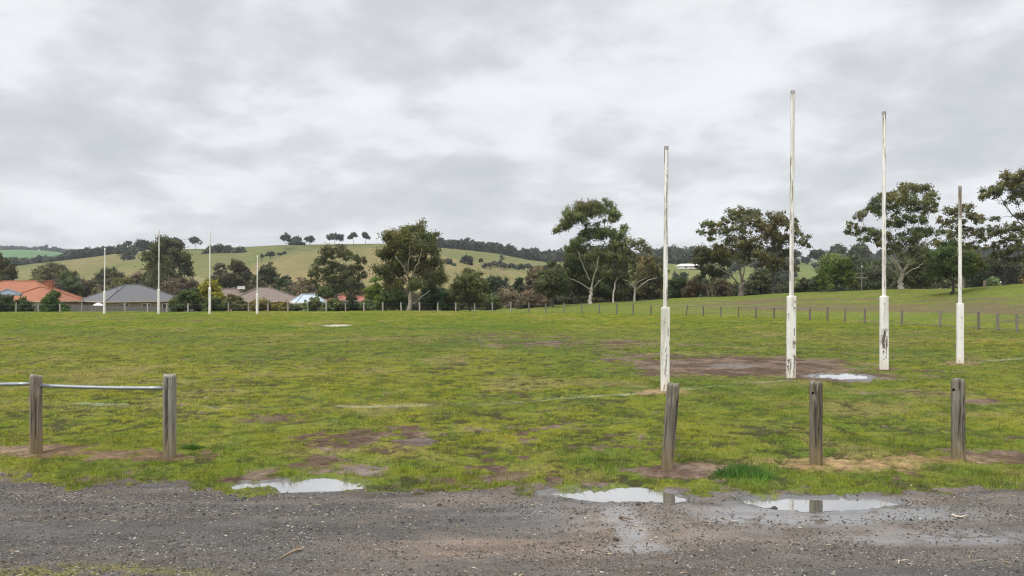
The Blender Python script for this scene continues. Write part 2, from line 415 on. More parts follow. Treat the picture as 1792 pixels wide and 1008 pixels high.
def build_ground():
    s_in = np.linspace(-.95, .95, 760)
    out = .95 + np.cumsum(np.geomspace(.004, .35, 22))
    s = np.concatenate([-out[::-1], s_in, out])
    Ya = np.concatenate([[.4, 1.0, 1.8, 2.8, 3.8], np.geomspace(4.6, 13, 360, endpoint=False), np.geomspace(13, 100, 420, endpoint=False), np.geomspace(100, 3200, 60)])
    S, YY = np.meshgrid(s, Ya)
    X = S * YY
    e = pfield(X, YY)
    Z = near_z(X, YY, e)
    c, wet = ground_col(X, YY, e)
    px, py = pix(X, YY)
    nr, nc = X.shape
    i = np.arange(nr - 1)[:, None] * nc; j = np.arange(nc - 1)[None]
    q = np.stack([i + j, i + j + 1, i + nc + j + 1, i + nc + j], -1).reshape(-1, 4)
    tr = track_amt(px, py, X, YY)
    trf = (tr.ravel()[q].mean(1) > .5)
    V = np.stack([X, YY, Z], -1).reshape(-1, 3); C = c.reshape(-1, 3); W = wet.ravel()
    for nm, msk, mt in (('ground', ~trf, M_ground), ('gravel_track', trf, M_track)):
        f = q[msk]; u, inv = np.unique(f, return_inverse=True)
        o = mk(nm, V[u], inv.reshape(-1, 4), mt, None, C[u], True, {'wet': W[u]})
        tag(o, kind='structure', label={'ground': 'patchy green and brown turf of the oval rising to a bank', 'gravel_track': 'dark gravel track along the front of the oval'}[nm], cat={'ground': 'ground', 'gravel_track': 'track'}[nm])
build_ground()

def build_puddles():
    lab = {'near_left': 'muddy puddle with grass tufts at its left end on the track edge', 'near_mid': 'long puddle in front of the leaning post',
           'near_right': 'puddle in front of the upright post reflecting it', 'goal': 'small bright puddle in the goal mouth mud'}
    for k, lst in PUD.items():
        x0 = min(c[0] - c[2] for c in lst) - .3; x1 = max(c[0] + c[2] for c in lst) + .3
        y0 = min(c[1] - c[3] for c in lst) - .25; y1 = max(c[1] + c[3] for c in lst) + .25
        st = .02
        gx = np.arange(x0, x1, st); gy = np.arange(y0, y1, st)
        X, Y = np.meshgrid(gx, gy); z = near_z(X, Y)
        wz = WATER_Z + float(np.median(terr(X, Y)))
        wet = z < wz + .012
        nr, nc = X.shape
        i = np.arange(nr - 1)[:, None] * nc; j = np.arange(nc - 1)[None]
        q = np.stack([i + j, i + j + 1, i + nc + j + 1, i + nc + j], -1).reshape(-1, 4)
        e = pfield(X, Y)
        w = (wet & (e > -.08)).ravel()[q].any(1)
        f = q[w]; u, inv = np.unique(f, return_inverse=True)
        V = np.stack([X, Y, np.full_like(X, wz)], -1).reshape(-1, 3)
        o = mk('puddle', V[u], inv.reshape(-1, 4), M_water)
        tag(o, lab[k], 'puddle', kind='structure')
build_puddles()
# ------------------------------------------------------------------ grass blades (stuff)
def build_blades():
    Vs = []; Cs = []; Q = 0
    zones = [(7.2, 9.4, 1900, .0055, .062), (9.4, 12.0, 1500, .006, .046), (12.0, 19.0, 700, .008, .040), (19.0, 32.0, 210, .014, .040), (32.0, 64.0, 50, .026, .042)]
    for (ya, yb, dens, w, h) in zones:
        A = .88 * (yb * yb - ya * ya); n = int(A * dens)
        Y = np.sqrt(rng.uniform(ya * ya, yb * yb, n)); X = rng.uniform(-.88, .88, n) * Y
        g = grass_amt(X, Y); e = pfield(X, Y)
        cl = fbm(X * 2.3, Y * 2.3, 11, 4); cl2 = fbm(X * 7, Y * 7, 12, 3)
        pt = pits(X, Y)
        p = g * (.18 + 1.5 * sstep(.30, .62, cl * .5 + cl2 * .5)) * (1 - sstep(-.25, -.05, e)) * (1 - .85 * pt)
        k = (rng.uniform(0, 1, n) < p) & (Y < fence_Y(CX + F * X / Y) - .2)
        X = X[k]; Y = Y[k]; g = g[k]; cl = cl[k]; cl2 = cl2[k]; n = len(X)
        px, py = pix(X, Y)
        Z = near_z(X, Y) - .006
        lush = np.clip(ell(px, py, 1310, 838, 60, 16, .7) * 1.1 + ell(px, py, 1060, 800, 150, 20, .8) * .35 + ell(px, py, 430, 800, 70, 18, .8) * .35, 0, 1.2)
        hh = h * (.35 + 1.1 * sstep(.35, .7, cl * .6 + cl2 * .4)) * rng.uniform(.5, 1.4, n) * (1 + 1.3 * lush) * (.45 + .55 * g)
        c = grass_col(X, Y)
        c = lerp(c, np.broadcast_to(np.array((.07, .19, .035)), c.shape), np.clip(lush, 0, .85))
        ln = line_amt(X, Y)
        c = lerp(c, np.broadcast_to(np.array((.60, .60, .50)), c.shape), ln * .25)
        c = c * rng.uniform(.65, 1.4, n)[:, None] * np.stack([rng.uniform(.85, 1.2, n), np.ones(n), np.ones(n)], 1)
        c = c * (.62 + .76 * sstep(.3, .7, fbm(X * 8, Y * 8, 68, 3, .6)))[:, None]
        dry = rng.uniform(0, 1, n) < .07
        c[dry] = np.array((.38, .31, .14)) * rng.uniform(.6, 1.1, dry.sum())[:, None]
        a = rng.uniform(0, 2 * np.pi, n); ww = w * rng.uniform(.6, 1.3, n)
        dx = np.cos(a) * ww / 2; dy = np.sin(a) * ww / 2
        la = rng.uniform(0, 2 * np.pi, n); lean = hh * rng.uniform(.1, .9, n)
        b = np.stack([X, Y, Z], 1)
        v = np.stack([b + np.stack([-dx, -dy, 0 * X], 1), b + np.stack([dx, dy, 0 * X], 1), b + np.stack([np.cos(la) * lean, np.sin(la) * lean, hh], 1)], 1)
        Vs.append(v.reshape(-1, 3)); Cs.append(np.repeat(c, 3, 0)); Q += n
    V = np.concatenate(Vs)
    o = mk('grass', V, np.arange(len(V)).reshape(-1, 3), M_blade, None, np.concatenate(Cs))
    tag(o, 'short patchy winter grass growing on the oval', 'grass', kind='stuff')
build_blades()

def build_stones():
    octv = np.array([(1, 0, 0), (0, 1, 0), (-1, 0, 0), (0, -1, 0), (0, 0, 1), (0, 0, -1)], float)
    octf = np.array([(0, 1, 4), (1, 2, 4), (2, 3, 4), (3, 0, 4), (1, 0, 5), (2, 1, 5), (3, 2, 5), (0, 3, 5)])
    n = 190000
    Y = np.sqrt(rng.uniform(4.9 ** 2, 9.3 ** 2, n)); X = rng.uniform(-.72, .72, n) * Y
    px, py = pix(X, Y); tr = track_amt(px, py, X, Y); e = pfield(X, Y)
    _, wet = ground_col(X, Y, e)
    dn = np.clip(.25 + 1.2 * sstep(.4, .65, fbm(X * 1.5, Y * 4, 101, 4)) + .5 * ell(px, py, 300, 990, 400, 40, .8), 0, 1) * (1 - .75 * np.clip(wet, 0, 1)) * (1 - sstep(-.25, .05, e))
    k = rng.uniform(0, 1, n) < tr * dn * .8
    X = X[k]; Y = Y[k]; n = len(X); Z = near_z(X, Y)
    r = rng.lognormal(math.log(.0046), .45, n).clip(.0026, .02)
    sc = np.stack([r * rng.uniform(.8, 1.5, n), r * rng.uniform(.8, 1.5, n), r * rng.uniform(.45, .8, n)], 1)
    a = rng.uniform(0, 2 * np.pi, n); ca, sa = np.cos(a)[:, None], np.sin(a)[:, None]
    v = octv[None] * sc[:, None, :] * rng.uniform(.7, 1.25, (n, 6, 1))
    v = np.stack([v[..., 0] * ca - v[..., 1] * sa, v[..., 0] * sa + v[..., 1] * ca, v[..., 2]], -1) + np.stack([X, Y, Z + r * .2], 1)[:, None]
    base = np.array((.112, .103, .094)); c = base[None] * rng.lognormal(0, .55, n)[:, None]
    lt = rng.uniform(0, 1, n); c[lt > .962] = np.array((.36, .32, .26)); wm = (lt > .90) & (lt < .962); c[wm] = np.array((.22, .165, .115))
    f = (np.arange(n)[:, None, None] * 6 + octf[None]).reshape(-1, 3)
    o = mk('gravel', v.reshape(-1, 3), f, M_stone, None, np.repeat(c.clip(.02, .6), 6, 0))
    tag(o, 'loose grey gravel stones scattered over the track', 'gravel', kind='stuff')
    # leaf and straw litter
    n = 800
    Y = np.sqrt(rng.uniform(5.0 ** 2, 8.6 ** 2, n)); X = rng.uniform(-.7, .7, n) * Y
    px, py = pix(X, Y); tr = track_amt(px, py, X, Y)
    k = (rng.uniform(0, 1, n) < tr * (.15 + .85 * sstep(.45, .65, fbm(X * 1.1, Y * 3, 105, 3)))) & (pfield(X, Y) < -.3); X = X[k]; Y = Y[k]; n = len(X)
    Z = near_z(X, Y) + .008; a = rng.uniform(0, 2 * np.pi, n); ln = rng.uniform(.012, .05, n); w = rng.uniform(.002, .0065, n)
    d = np.stack([np.cos(a), np.sin(a), rng.uniform(-.1, .2, n)], 1); s = np.stack([-np.sin(a), np.cos(a), 0 * a], 1); b = np.stack([X, Y, Z], 1)
    v = np.stack([b - d * ln[:, None], b + s * w[:, None] + (0, 0, .004), b + d * ln[:, None], b - s * w[:, None]], 1)
    c = np.array([(.44, .36, .22), (.30, .22, .12), (.10, .075, .05), (.52, .46, .34)])[rng.integers(0, 4, n)] * rng.uniform(.6, 1.2, n)[:, None]
    o = mk('leaf_litter', v.reshape(-1, 3), np.arange(4 * n).reshape(-1, 4), M_stone, None, np.repeat(c, 4, 0))
    tag(o, 'dry leaves and straw scattered on the gravel track', 'leaf litter', kind='stuff')
build_stones()

def rock(name, px, py, r, c, label):
    Y = F * H / (py - HY); X = (px - CX) / F * Y
    nu, nv = 9, 6; V = [(0, 0, r * .7)]
    rr = random.Random(int(px * 7))
    for i in range(1, nv):
        for j in range(nu):
            th = i / nv * math.pi; ph = j / nu * 2 * math.pi; k = r * rr.uniform(.75, 1.2)
            V.append((k * 1.2 * math.sin(th) * math.cos(ph), k * math.sin(th) * math.sin(ph), k * .7 * math.cos(th)))
    V.append((0, 0, -r * .7)); V = np.array(V)
    q = [(1 + i * nu + j, 1 + (i + 1) * nu + j, 1 + (i + 1) * nu + (j + 1) % nu, 1 + i * nu + (j + 1) % nu) for i in range(nv - 2) for j in range(nu)]
    t = [(0, 1 + j, 1 + (j + 1) % nu) for j in range(nu)] + [(len(V) - 1, len(V) - 1 - nu + (j + 1) % nu, len(V) - 1 - nu + j) for j in range(nu)]
    o = mk(name, V, [np.array(t), np.array(q)], M_stone, None, np.tile(c, (len(V), 1)))
    o.location = (X, Y, float(near_z(np.array([X]), np.array([Y]))[0]) + r * .35)
    tag(o, label, 'stone')
rock('stone', 1117, 886, .022, (.10, .08, .065), 'dark stone at the near rim of the long puddle')
rock('stone', 1356, 891, .024, (.09, .075, .065), 'dark stone standing in the left end of the right puddle')
rock('stone', 1373, 887, .017, (.09, .075, .065), 'small dark stone in the right puddle beside a larger one')
rock('stone', 1078, 949, .024, (.08, .065, .055), 'dark stone on the wet patch in the middle of the track')
rock('stone', 769, 888, .020, (.085, .07, .055), 'dark stone alone on the dry gravel between the puddles')

def stick(P, r, c, label):
    pts = []
    for (px, py, dz) in P:
        Y = F * H / (py - HY); X = (px - CX) / F * Y
        pts.append((X, Y, float(near_z(np.array([X]), np.array([Y]))[0]) + dz))
    pts = np.array(pts); o0 = pts[0].copy(); b = MB(); b.tube(pts - o0, np.linspace(r, r * .45, len(pts)), 6, colr=c)
    o = b.build('stick', M_bark); o.location = o0; tag(o, label, 'stick')
stick([(528, 967, .012), (518, 970, .02), (508, 975, .014), (499, 979, .012), (490, 984, .008)], .010, (.34, .25, .16), 'brown crooked twig lying on the dark gravel')
stick([(1666, 905, .008), (1674, 908, .01), (1684, 909, .01), (1692, 906, .01)], .010, (.62, .55, .42), 'pale curved strip of bark on the track at right')
stick([(1085, 908, .01), (1096, 913, .02), (1108, 915, .016)], .012, (.2, .15, .11), 'dark short stick on the wet gravel near the long puddle')

# ------------------------------------------------------------------ timber posts
def timber_post(w, h, lean, seed, tint, top=.03, parent=None, name='post', cracks=3, stain=False):
    """weathered square timber: rounded corners, drying cracks, worn top, earth stain at the foot"""
    nu, nv = 48, 70; zz = np.concatenate([[-.25], np.linspace(0, h, nv - 1)])
    th = np.arange(nu) / nu * 2 * np.pi + .3
    T, Zg = np.meshgrid(th, zz)
    pw = 5.0
    rad = (w / 2) / (np.abs(np.cos(T - .10)) ** pw + np.abs(np.sin(T - .10)) ** pw) ** (1 / pw)
    n = fbm(T * 5 + seed, Zg * 1.2, seed, 4); rad = rad * (1 + (n - .5) * .10)
    cr = np.zeros_like(T); rr = random.Random(seed)
    for k in range(cracks):
        c0 = rr.uniform(3.4, 6.0); z0 = rr.uniform(0, h * .4); z1 = rr.uniform(h * .6, h * 1.1)
        wig = c0 + (fbm(Zg * 3, Zg * 0 + k, seed + k, 3) - .5) * .5
        cr = np.maximum(cr, np.exp(-((T - wig) / .10) ** 2) * sstep(z0 - .1, z0 + .1, Zg) * (1 - sstep(z1 - .1, z1, Zg)))
    gv_ = sstep(.5, .7, fbm(T * 8, Zg * .5, seed + 3, 3)); rad = rad - cr * w * .11 - gv_ * w * .035
    tz = sstep(h - top, h, Zg); rad = rad * (1 - .16 * tz ** 2)
    X = rad * np.cos(T) + lean * Zg; Yv = rad * np.sin(T)
    Zv = Zg + tz * (fbm(np.cos(T) * 1.5, np.sin(T) * 1.5, seed + 5, 2) - .55) * top * 1.3
    V = np.stack([X, Yv, Zv], -1).reshape(-1, 3)
    grain = fbm(T * 9, Zg * .8, seed + 9, 4, .6)
    base = np.array(tint); c = base * (.30 + 1.4 * grain)[..., None]
    st = sstep(.45, .7, fbm(T * 2.2, Zg * 1.3, seed + 21, 3))
    c = lerp(c, np.broadcast_to(base * np.array((.55, .5, .42)), c.shape), st * .7)
    foot = 1 - sstep(.05, .40, Zg + (fbm(T * 3, Zg * 4, seed + 31, 3) - .5) * .25)
    c = lerp(c, np.broadcast_to(np.array((.22, .165, .085)), c.shape), foot * .65)
    if stain: c = lerp(c, np.broadcast_to(np.array((.055, .045, .03)), c.shape), np.exp(-((T - 4.82 - (fbm(Zg * 2, Zg * 0, 3, 2) - .5) * .6) / .36) ** 2) * sstep(h * .12, h * .3, Zg) * sstep(.25, .5, fbm(T * 2, Zg * 2, 99, 3)) * .85)
    lich = sstep(.6, .72, fbm(T * 3, Zg * 5, seed + 41, 4)) * sstep(h * .4, h * .9, Zg)
    c = lerp(c, np.broadcast_to(np.array((.40, .40, .33)), c.shape), lich * .45)
    c = lerp(c, np.broadcast_to(np.array((.035, .03, .025)), c.shape), cr * .9)
    C = c.reshape(-1, 3)
    i = np.arange(nv - 1)[:, None] * nu; j = np.arange(nu)[None]; k = (j + 1) % nu
    q = np.stack([i + j, i + k, i + nu + k, i + nu + j], -1).reshape(-1, 4)
    ti = len(V); V = np.concatenate([V, [[lean * h, 0, h - top * .25]]]); C = np.concatenate([C, [base * 1.0]])
    t = np.array([(ti, (nv - 1) * nu + jj, (nv - 1) * nu + (jj + 1) % nu) for jj in range(nu)])
    return mk(name, V, [t, q], M_wood, parent, C, True)

def gp(px, py):
    Y = F * H / (py - HY); X = (px - CX) / F * Y
    return X, Y
def zat(X, Y): return float(near_z(np.array([X]), np.array([Y]))[0])

def near_fence():
    x1, y1 = gp(63, 796); x2, y2 = gp(297, 804); x0, y0 = x1 - 1.75, y1 + .28
    root = thing('rail_fence', (x1, y1, 0), 'old timber post fence with one galvanised pipe rail beside the track', 'fence')
    tops = []
    for i, (x, y, hh, w, tint) in enumerate([(x0, y0, 1.0, .15, (.24, .215, .185)), (x1, y1, 1.02, .142, (.25, .21, .165)), (x2, y2, 1.055, .152, (.30, .28, .25))]):
        p = timber_post(w, hh, [.01, -.0, .0][i], 11 + i * 7, tint, parent=root, cracks=[3, 4, 4][i]); p.location = (x - x1, y - y1, zat(x, y)); p.rotation_euler = (0, 0, -math.atan2(x, y))
        tops.append((x - x1, y - y1))
    def zr(px_, py_, Y): return H + (HY - py_) / F * Y
    ends = [((tops[0][0], tops[0][1], zr(0, 671, y0)), (tops[1][0] - .06, tops[1][1], zr(0, 671.5, y1))), ((tops[1][0] + .065, tops[1][1] - .01, zr(0, 674.5, y1)), (tops[2][0] - .07, tops[2][1], zr(0, 679, y2)))]
    for a, b in ends:
        m = MB(); P = np.array([np.array(a) * (1 - t) + np.array(b) * t - (0, 0, .012 * math.sin(math.pi * t)) for t in np.linspace(0, 1, 9)])
        m.tube(P, .024, 12); m.build('rail', M_steel, root, True)
near_fence()

for (px, py, top, w, lean, seed, tint, ck, lab, px_top) in [
    (1167.5, 822, 674, .142, .073, 51, (.205, .185, .15), 3, 'weathered timber post leaning to the right beside the long puddle', 0),
    (1428, 814, 671, .148, 0.0, 64, (.205, .18, .14), 3, 'upright grey timber post with a dark stain down its face, mirrored in the right puddle', 0),
    (1677, 806, 665, .156, -.004, 77, (.21, .19, .155), 5, 'cracked upright timber post standing in dead brown grass at far right', 0)]:
    X, Y = gp(px, py); h = (py - top) / F * Y
    r = timber_post(w, h, lean, seed, tint, name='timber_post', cracks=ck, stain=(seed == 64)); r.location = (X, Y, zat(X, Y)); r.rotation_euler = (0, 0, -math.atan2(X, Y))
    tag(r, lab, 'post', 'old timber posts along the track edge')
    if seed == 64 or seed == 77:      # bolt hole where the rail once passed
        b = MB(); hx = -.036 if seed == 64 else -.052
        b.tube([(hx, -.079 if seed == 64 else -.086, h - .135), (hx, -.03, h - .135)], .016, 10, colr=(.01, .009, .008)); b.build('bolt_hole', M_wood, r)

# ------------------------------------------------------------------ goal posts
def goal_post(px, py, top, sleeve_top, w_sleeve, w_pole, px_top, label, seed, wear, Y=None, group=None, square=True, special=None, slw=None):
    if Y is None: X, Y = gp(px, py)
    else: X = (px - CX) / F * Y
    root = thing('goal_post', (X, Y, 0), label, 'goal post', group, -math.atan2(X, Y))
    zb = zat(X, Y) if Y < 30 else terr1(X, Y)
    zs = H + (HY - sleeve_top) / F * Y; zt = H + (HY - top) / F * Y
    lean = (px_top - px) / F * Y / (zt - zb)
    def shaft(nm, z0, z1, w0, w1, sq, nv, part):
        nu = 40; th = np.arange(nu) / nu * 2 * np.pi; zz = np.linspace(z0, z1, nv)
        T, Zg = np.meshgrid(th, zz); u = (Zg - z0) / (z1 - z0); w = w0 + (w1 - w0) * u
        if sq: rad = (w / 2) / (np.abs(np.cos(T - .12)) ** 9 + np.abs(np.sin(T - .12)) ** 9) ** (1 / 9)
        else: rad = w / 2
        n = fbm(T * 3, Zg * 1.5, seed, 4)
        rad = rad * (1 + (n - .5) * (.05 if sq else .03))
        fl = fbm(T * 2.6 + seed, Zg * (1.6 if part == 'pole' else 2.6), seed + 3, 5, .62)
        front = np.exp(-(((T - 4.9) + np.pi) % (2 * np.pi) - np.pi) ** 2 / 1.2)
        a = wear if part == 'sleeve' else wear * .9
        zone = 1 + .8 * (sstep(.82, 1, u) if part == 'pole' else (1 - sstep(0, .08, u)))
        pl = sstep((.73 if part == 'sleeve' else .675) - .075 * a, (.765 if part == 'sleeve' else .71) - .065 * a, fl + .04 * (zone - 1) * 2)
        if part == 'pole' and special == 'bare_top': pl = np.maximum(pl, sstep(.36, .5, fl) * sstep(.70, .76, u))
        if special == 'right_streak' and part == 'pole': pl = np.maximum(pl, np.exp(-((T - 5.4) / .3) ** 2) * sstep(.40, .55, fl) * sstep(.25, .5, u))
        if part == 'sleeve' and special == 'crack':
            cz = 5.27 + (fbm(Zg * 2.2, Zg * 0, 9, 3) - .5) * .22 + .10 * np.exp(-((u - .2) / .1) ** 2)
            k = np.exp(-((T - cz) / (.035 + .10 * np.exp(-((u - .18) / .09) ** 2) + .05 * np.exp(-((u - .45) / .04) ** 2))) ** 2); pl = np.maximum(pl, k); rad = rad - .02 * k
        if part == 'sleeve' and special == 'patch':
            cz = 4.85 + (fbm(Zg * 4, Zg * 0, 8, 3) - .5) * .5
            k = np.exp(-((T - cz) / .62) ** 4) * sstep(.30, .34, u) * (1 - sstep(.54, .60, u)) * sstep(.30, .40, fbm(T * 4, Zg * 5, 77, 3)); pl = np.maximum(pl, k)
        if part == 'sleeve' and special == 'scars':
            for (zc, zw, tc_) in [(.84, .035, 4.55), (.52, .05, 4.9), (.33, .04, 4.85), (.10, .05, 4.6), (.45, .06, 5.05)]:
                pl = np.maximum(pl, np.exp(-((T - tc_ - (u - zc) * 3) / .14) ** 2 - ((u - zc) / zw) ** 2) * sstep(.3, .5, fbm(T * 6, Zg * 8, 78, 3)) * 1.3)
        pl = np.clip(pl, 0, 1)
        if part == 'sleeve': rad = rad * (1 - .06 * sstep(.985, 1, u))
        white = np.array((.80, .785, .745)) * (.86 + .22 * fbm(T * 1.5, Zg * .9, seed + 11, 4))[..., None]
        if part == 'pole' and special == 'bare_top': white = lerp(white, np.broadcast_to(np.array((.38, .385, .38)), white.shape), sstep(.70, .76, u) * .8)
        dirt = (1 - sstep(0, .22, u)) if part == 'sleeve' else 0 * u
        gr = sstep(.48, .68, fbm(T * 1.2, Zg * 1.1, seed + 17, 5, .6)) * (.25 + .35 * a)
        white = lerp(white, np.broadcast_to(np.array((.46, .41, .33)), white.shape), gr)
        white = lerp(white, np.broadcast_to(np.array((.62, .50, .30)), white.shape), np.clip(dirt * sstep(.4, .6, fl) * .8, 0, 1))
        wood = np.array((.17, .13, .095)) * (.5 + 1.0 * fbm(T * 6, Zg * 4, seed + 13, 3))[..., None]
        if special == 'patch': wood = wood * .6
        c = lerp(white, wood, pl)
        X_ = rad * np.cos(T) + lean * (Zg - zb); Y_ = rad * np.sin(T)
        V = np.stack([X_, Y_, Zg], -1).reshape(-1, 3); C = c.reshape(-1, 3)
        i = np.arange(nv - 1)[:, None] * nu; j = np.arange(nu)[None]; k = (j + 1) % nu
        q = np.stack([i + j, i + k, i + nu + k, i + nu + j], -1).reshape(-1, 4)
        V = np.concatenate([V, [[lean * (z1 - zb), 0, z1 + w1 * .06]]]); C = np.concatenate([C, C[-1:]])
        t = np.array([(len(V) - 1, (nv - 1) * nu + jj, (nv - 1) * nu + (jj + 1) % nu) for jj in range(nu)])
        mk(nm, V, [t, q], M_paint, root, C, True)
    big = Y < 30
    shaft('base_sleeve', zb - .1, zs, w_sleeve, w_sleeve * .98, square, 150 if big else 16, 'sleeve')
    shaft('pole', zs - .02, zt, w_pole, w_pole * .9, False, 260 if big else 16, 'pole')
    if big:
        b = MB(); b.tube([(lean * (zt - zb), 0, zt - .07), (lean * (zt - zb), 0, zt + .012)], w_pole * .48, 16, colr=(.36, .34, .31)); b.build('cap', M_wood, root)

G = 'white goal and behind posts at the near end'
goal_post(1163.5, 687, 257, 538, .176, .094, 1166, 'white behind post with flaking scarred timber base, nearest of the near end posts', 3, 1.0, group=G, special='scars')
goal_post(1384, 663, 160, 518, .212, .105, 1387, 'tallest white goal post with a long dark crack down its base', 14, 1.0, group=G, special='crack')
goal_post(1547, 648, 196, 518, .215, .105, 1547, 'white goal post with a dark bare patch on its base and grey top', 25, .8, group=G, special='patch')
goal_post(1680, 637, 326, 531, .190, .100, 1680, 'short clean white behind post, farthest right of the near end', 36, .25, group=G, special='bare_top')
G = 'white goal and behind posts at the far end'
for (px, top, st, pt, lab) in [(182.5, 434, 510, 183.5, 'distant short white behind post in front of the paling fence and grey roofed house'),
                           (277.5, 402, 506, 278.5, 'distant tall white goal post with a thick base before the grey roof'),
                           (367, 404, 503, 367.5, 'distant tall white goal post in front of the golden shrub'),
                           (450, 447, 514, 450.5, 'distant short white behind post in front of the brown tiled roof')]:
    goal_post(px, 548, top, st, .205, .098, pt, lab, 40 + int(px), .15, Y=65.0, group=G, square=False)

# ------------------------------------------------------------------ boundary fence of the oval
def boundary_fence():
    left = [-40, -6, 28, 67, 105, 143, 219, 258, 292, 329, 366, 400, 435, 469, 504, 538, 571, 605, 637, 670, 702, 734.5, 766, 797.5, 831, 862, 894, 925.5, 955.5, 987, 1018.3, 1049, 1079, 1108, 1139.5, 1170, 1200.5, 1231, 1261, 1292, 1323, 1354.5, 1386, 1417, 1448, 1479, 1513, 1545, 1578, 1612, 1645, 1679, 1712.5, 1746, 1780, 1816, 1853, 1892]
    gone = {1545, 1612, 1679, 1386, 366, 1170}
    root = thing('boundary_fence', (0, 60, 0), 'low post and pipe rail fence curving round the far side of the oval', 'fence')
    rr = random.Random(5); P = {}
    for px in left:
        Y = float(fence_Y(px)); X = (px - CX) / F * Y; z = terr1(X, Y)
        P[px] = (X, Y, z)
        if px in gone: continue
        right = px > 1190
        hh = (.86 if px > 1400 else .80) if px > 900 else .78
        hh *= rr.uniform(.93, 1.07); w = .125 * rr.uniform(.85, 1.1) if not (1139 < px < 1400) else .095
        tint = (.20, .175, .145) if px > 900 else (.36, .33, .285)
        if 1139 < px < 1400: tint = (.15, .13, .11)
        b = MB(); lean = rr.uniform(-.03, .03) + (.09 if px == 1200.5 else 0); n = 10
        b.tube([(X, Y - 60, z - .2), (X + lean * .5, Y - 60, z + hh * .5), (X + lean, Y - 60, z + hh - .03), (X + lean, Y - 60, z + hh)], [w / 2, w / 2, w * .48, w * .38], n, colr=np.array(tint) * rr.uniform(.8, 1.15))
        b.build('post', M_wood, root, False)
    def rail(pxs, hh, r, name):
        b = MB(); pts = [(P[p][0], P[p][1] - 60 - .07, P[p][2] + hh) for p in pxs]
        b.tube(pts, r, 6); b.build(name, M_wire, root)
    rail([p for p in left if 1139 <= p <= 1420], .74, .026, 'rail')
    rail([p for p in left if 1779 <= p], .72, .024, 'rail')
    rail([p for p in left if 1480 <= p <= 1790], .10, .02, 'lower_rail')
    rail([p for p in left if p <= 1140], .66, .004, 'wire'); rail([p for p in left if p <= 1140], .36, .0035, 'wire')
    rail([p for p in left if 1139 <= p <= 1480], .35, .004, 'wire')
boundary_fence()
# ------------------------------------------------------------------ hills
HILLS = {}
def hill(name, label, crest, D, Zs, zmin, px0, px1, colfn, ncol=220, base_px=None, back=1.5, nrow=70, rough=.5):
    cp = [c[0] for c in crest]; cy = [c[1] for c in crest]
    def hz(X, Y):
        Y = np.maximum(Y, 1.0); px = CX + F * X / Y
        zc = H + (HY - np.interp(px, cp, cy)) * D / F
        u = (Y - Zs) / (D - Zs); uc = np.clip(u, 0, 1)
        z = zmin + (zc - zmin) * (.62 * uc * uc * (3 - 2 * uc) + .38 * uc)
        z = np.where(u > 1, zc - (zc - zmin) * .6 * sstep(1, back + .6, u), z)
        z = z + (fbm(X / (D * .14), Y / (D * .14), 201 + int(D), 3) - .5) * D * .022 * np.sin(np.pi * np.clip(u, 0, 1)) + (fbm(X / 22, Y / 22, 203, 3) - .5) * rough
        return z
    s = np.linspace((px0 - CX) / F, (px1 - CX) / F, ncol); Ya = np.linspace(Zs - 2, Zs + (D - Zs) * back, nrow)
    S, YY = np.meshgrid(s, Ya); X = S * YY; Z = hz(X, YY)
    c = colfn(X, YY)
    i = np.arange(nrow - 1)[:, None] * ncol; j = np.arange(ncol - 1)[None]
    q = np.stack([i + j, i + j + 1, i + ncol + j + 1, i + ncol + j], -1).reshape(-1, 4)
    o = mk(name, np.stack([X, YY, Z], -1).reshape(-1, 3), q, M_hill, None, c.reshape(-1, 3), True)
    tag(o, label, 'hill', kind='structure'); HILLS[label] = hz
    return hz

def pcol(a, b, sc, seed):
    a = np.array(a); b = np.array(b)
    def f(X, Y):
        return lerp(np.broadcast_to(a, X.shape + (3,)), np.broadcast_to(b, X.shape + (3,)), sstep(.3, .7, fbm(X / sc, Y / (sc * 1.6), seed, 4, .55)))
    return f
P_tan = pcol((.205, .180, .085), (.150, .158, .062), 45, 301)
P_grn = pcol((.105, .138, .052), (.14, .155, .062), 60, 302)
def colA(X, Y):
    c = P_tan(X, Y); px = CX + F * X / Y
    c = lerp(c, P_grn(X, Y), .75 * ell(px, Y, 440, 430, 150, 110, .5))
    g = ell(px, Y, 880, 262, 90, 40, .35)
    c = lerp(c, np.broadcast_to(np.array((.16, .235, .055)), c.shape), g)
    # farm track worn into the slope
    ln = 1 - sstep(1.5, 3.2, np.abs(Y - np.interp(px, [225, 300, 420], [420, 330, 262])))
    return lerp(c, np.broadcast_to(np.array((.34, .30, .2)), c.shape), ln * .6 * (px > 222) * (px < 420))
hA = hill('hill', 'long tan and green pasture hill along the skyline behind the houses', [(-300, 500), (-60, 480), (0, 471), (22, 466.5), (60, 461), (120, 455), (180, 448), (240, 441.5), (300, 437.5), (340, 436), (430, 432.5), (500, 430), (560, 428.5), (660, 427.5), (710, 429), (770, 434), (830, 441), (870, 447), (920, 456), (970, 463), (1060, 474), (1200, 492)], 480, 205, -3.3, -320, 1200, colA)
hB = hill('hill', 'nearer dry grass spur sloping up in front of the main pasture hill', [(300, 515), (380, 490), (420, 473), (440, 463), (480, 450), (512, 443), (560, 437), (620, 433.5), (680, 434), (730, 438), (790, 451), (850, 470), (910, 492), (960, 515)], 345, 175, -3.4, 300, 980, pcol((.250, .200, .098), (.19, .172, .078), 35, 305), 160)
hC = hill('hill', 'distant green hill at the far left edge', [(-700, 446), (-300, 437), (0, 438.5), (60, 439.5), (100, 443), (130, 449), (180, 458), (260, 475)], 1150, 620, -3.5, -700, 280, pcol((.10, .19, .085), (.13, .20, .08), 120, 306), 120, rough=1.0)
def colF(X, Y):
    return pcol((.15, .18, .062), (.18, .185, .075), 70, 307)(X, Y)
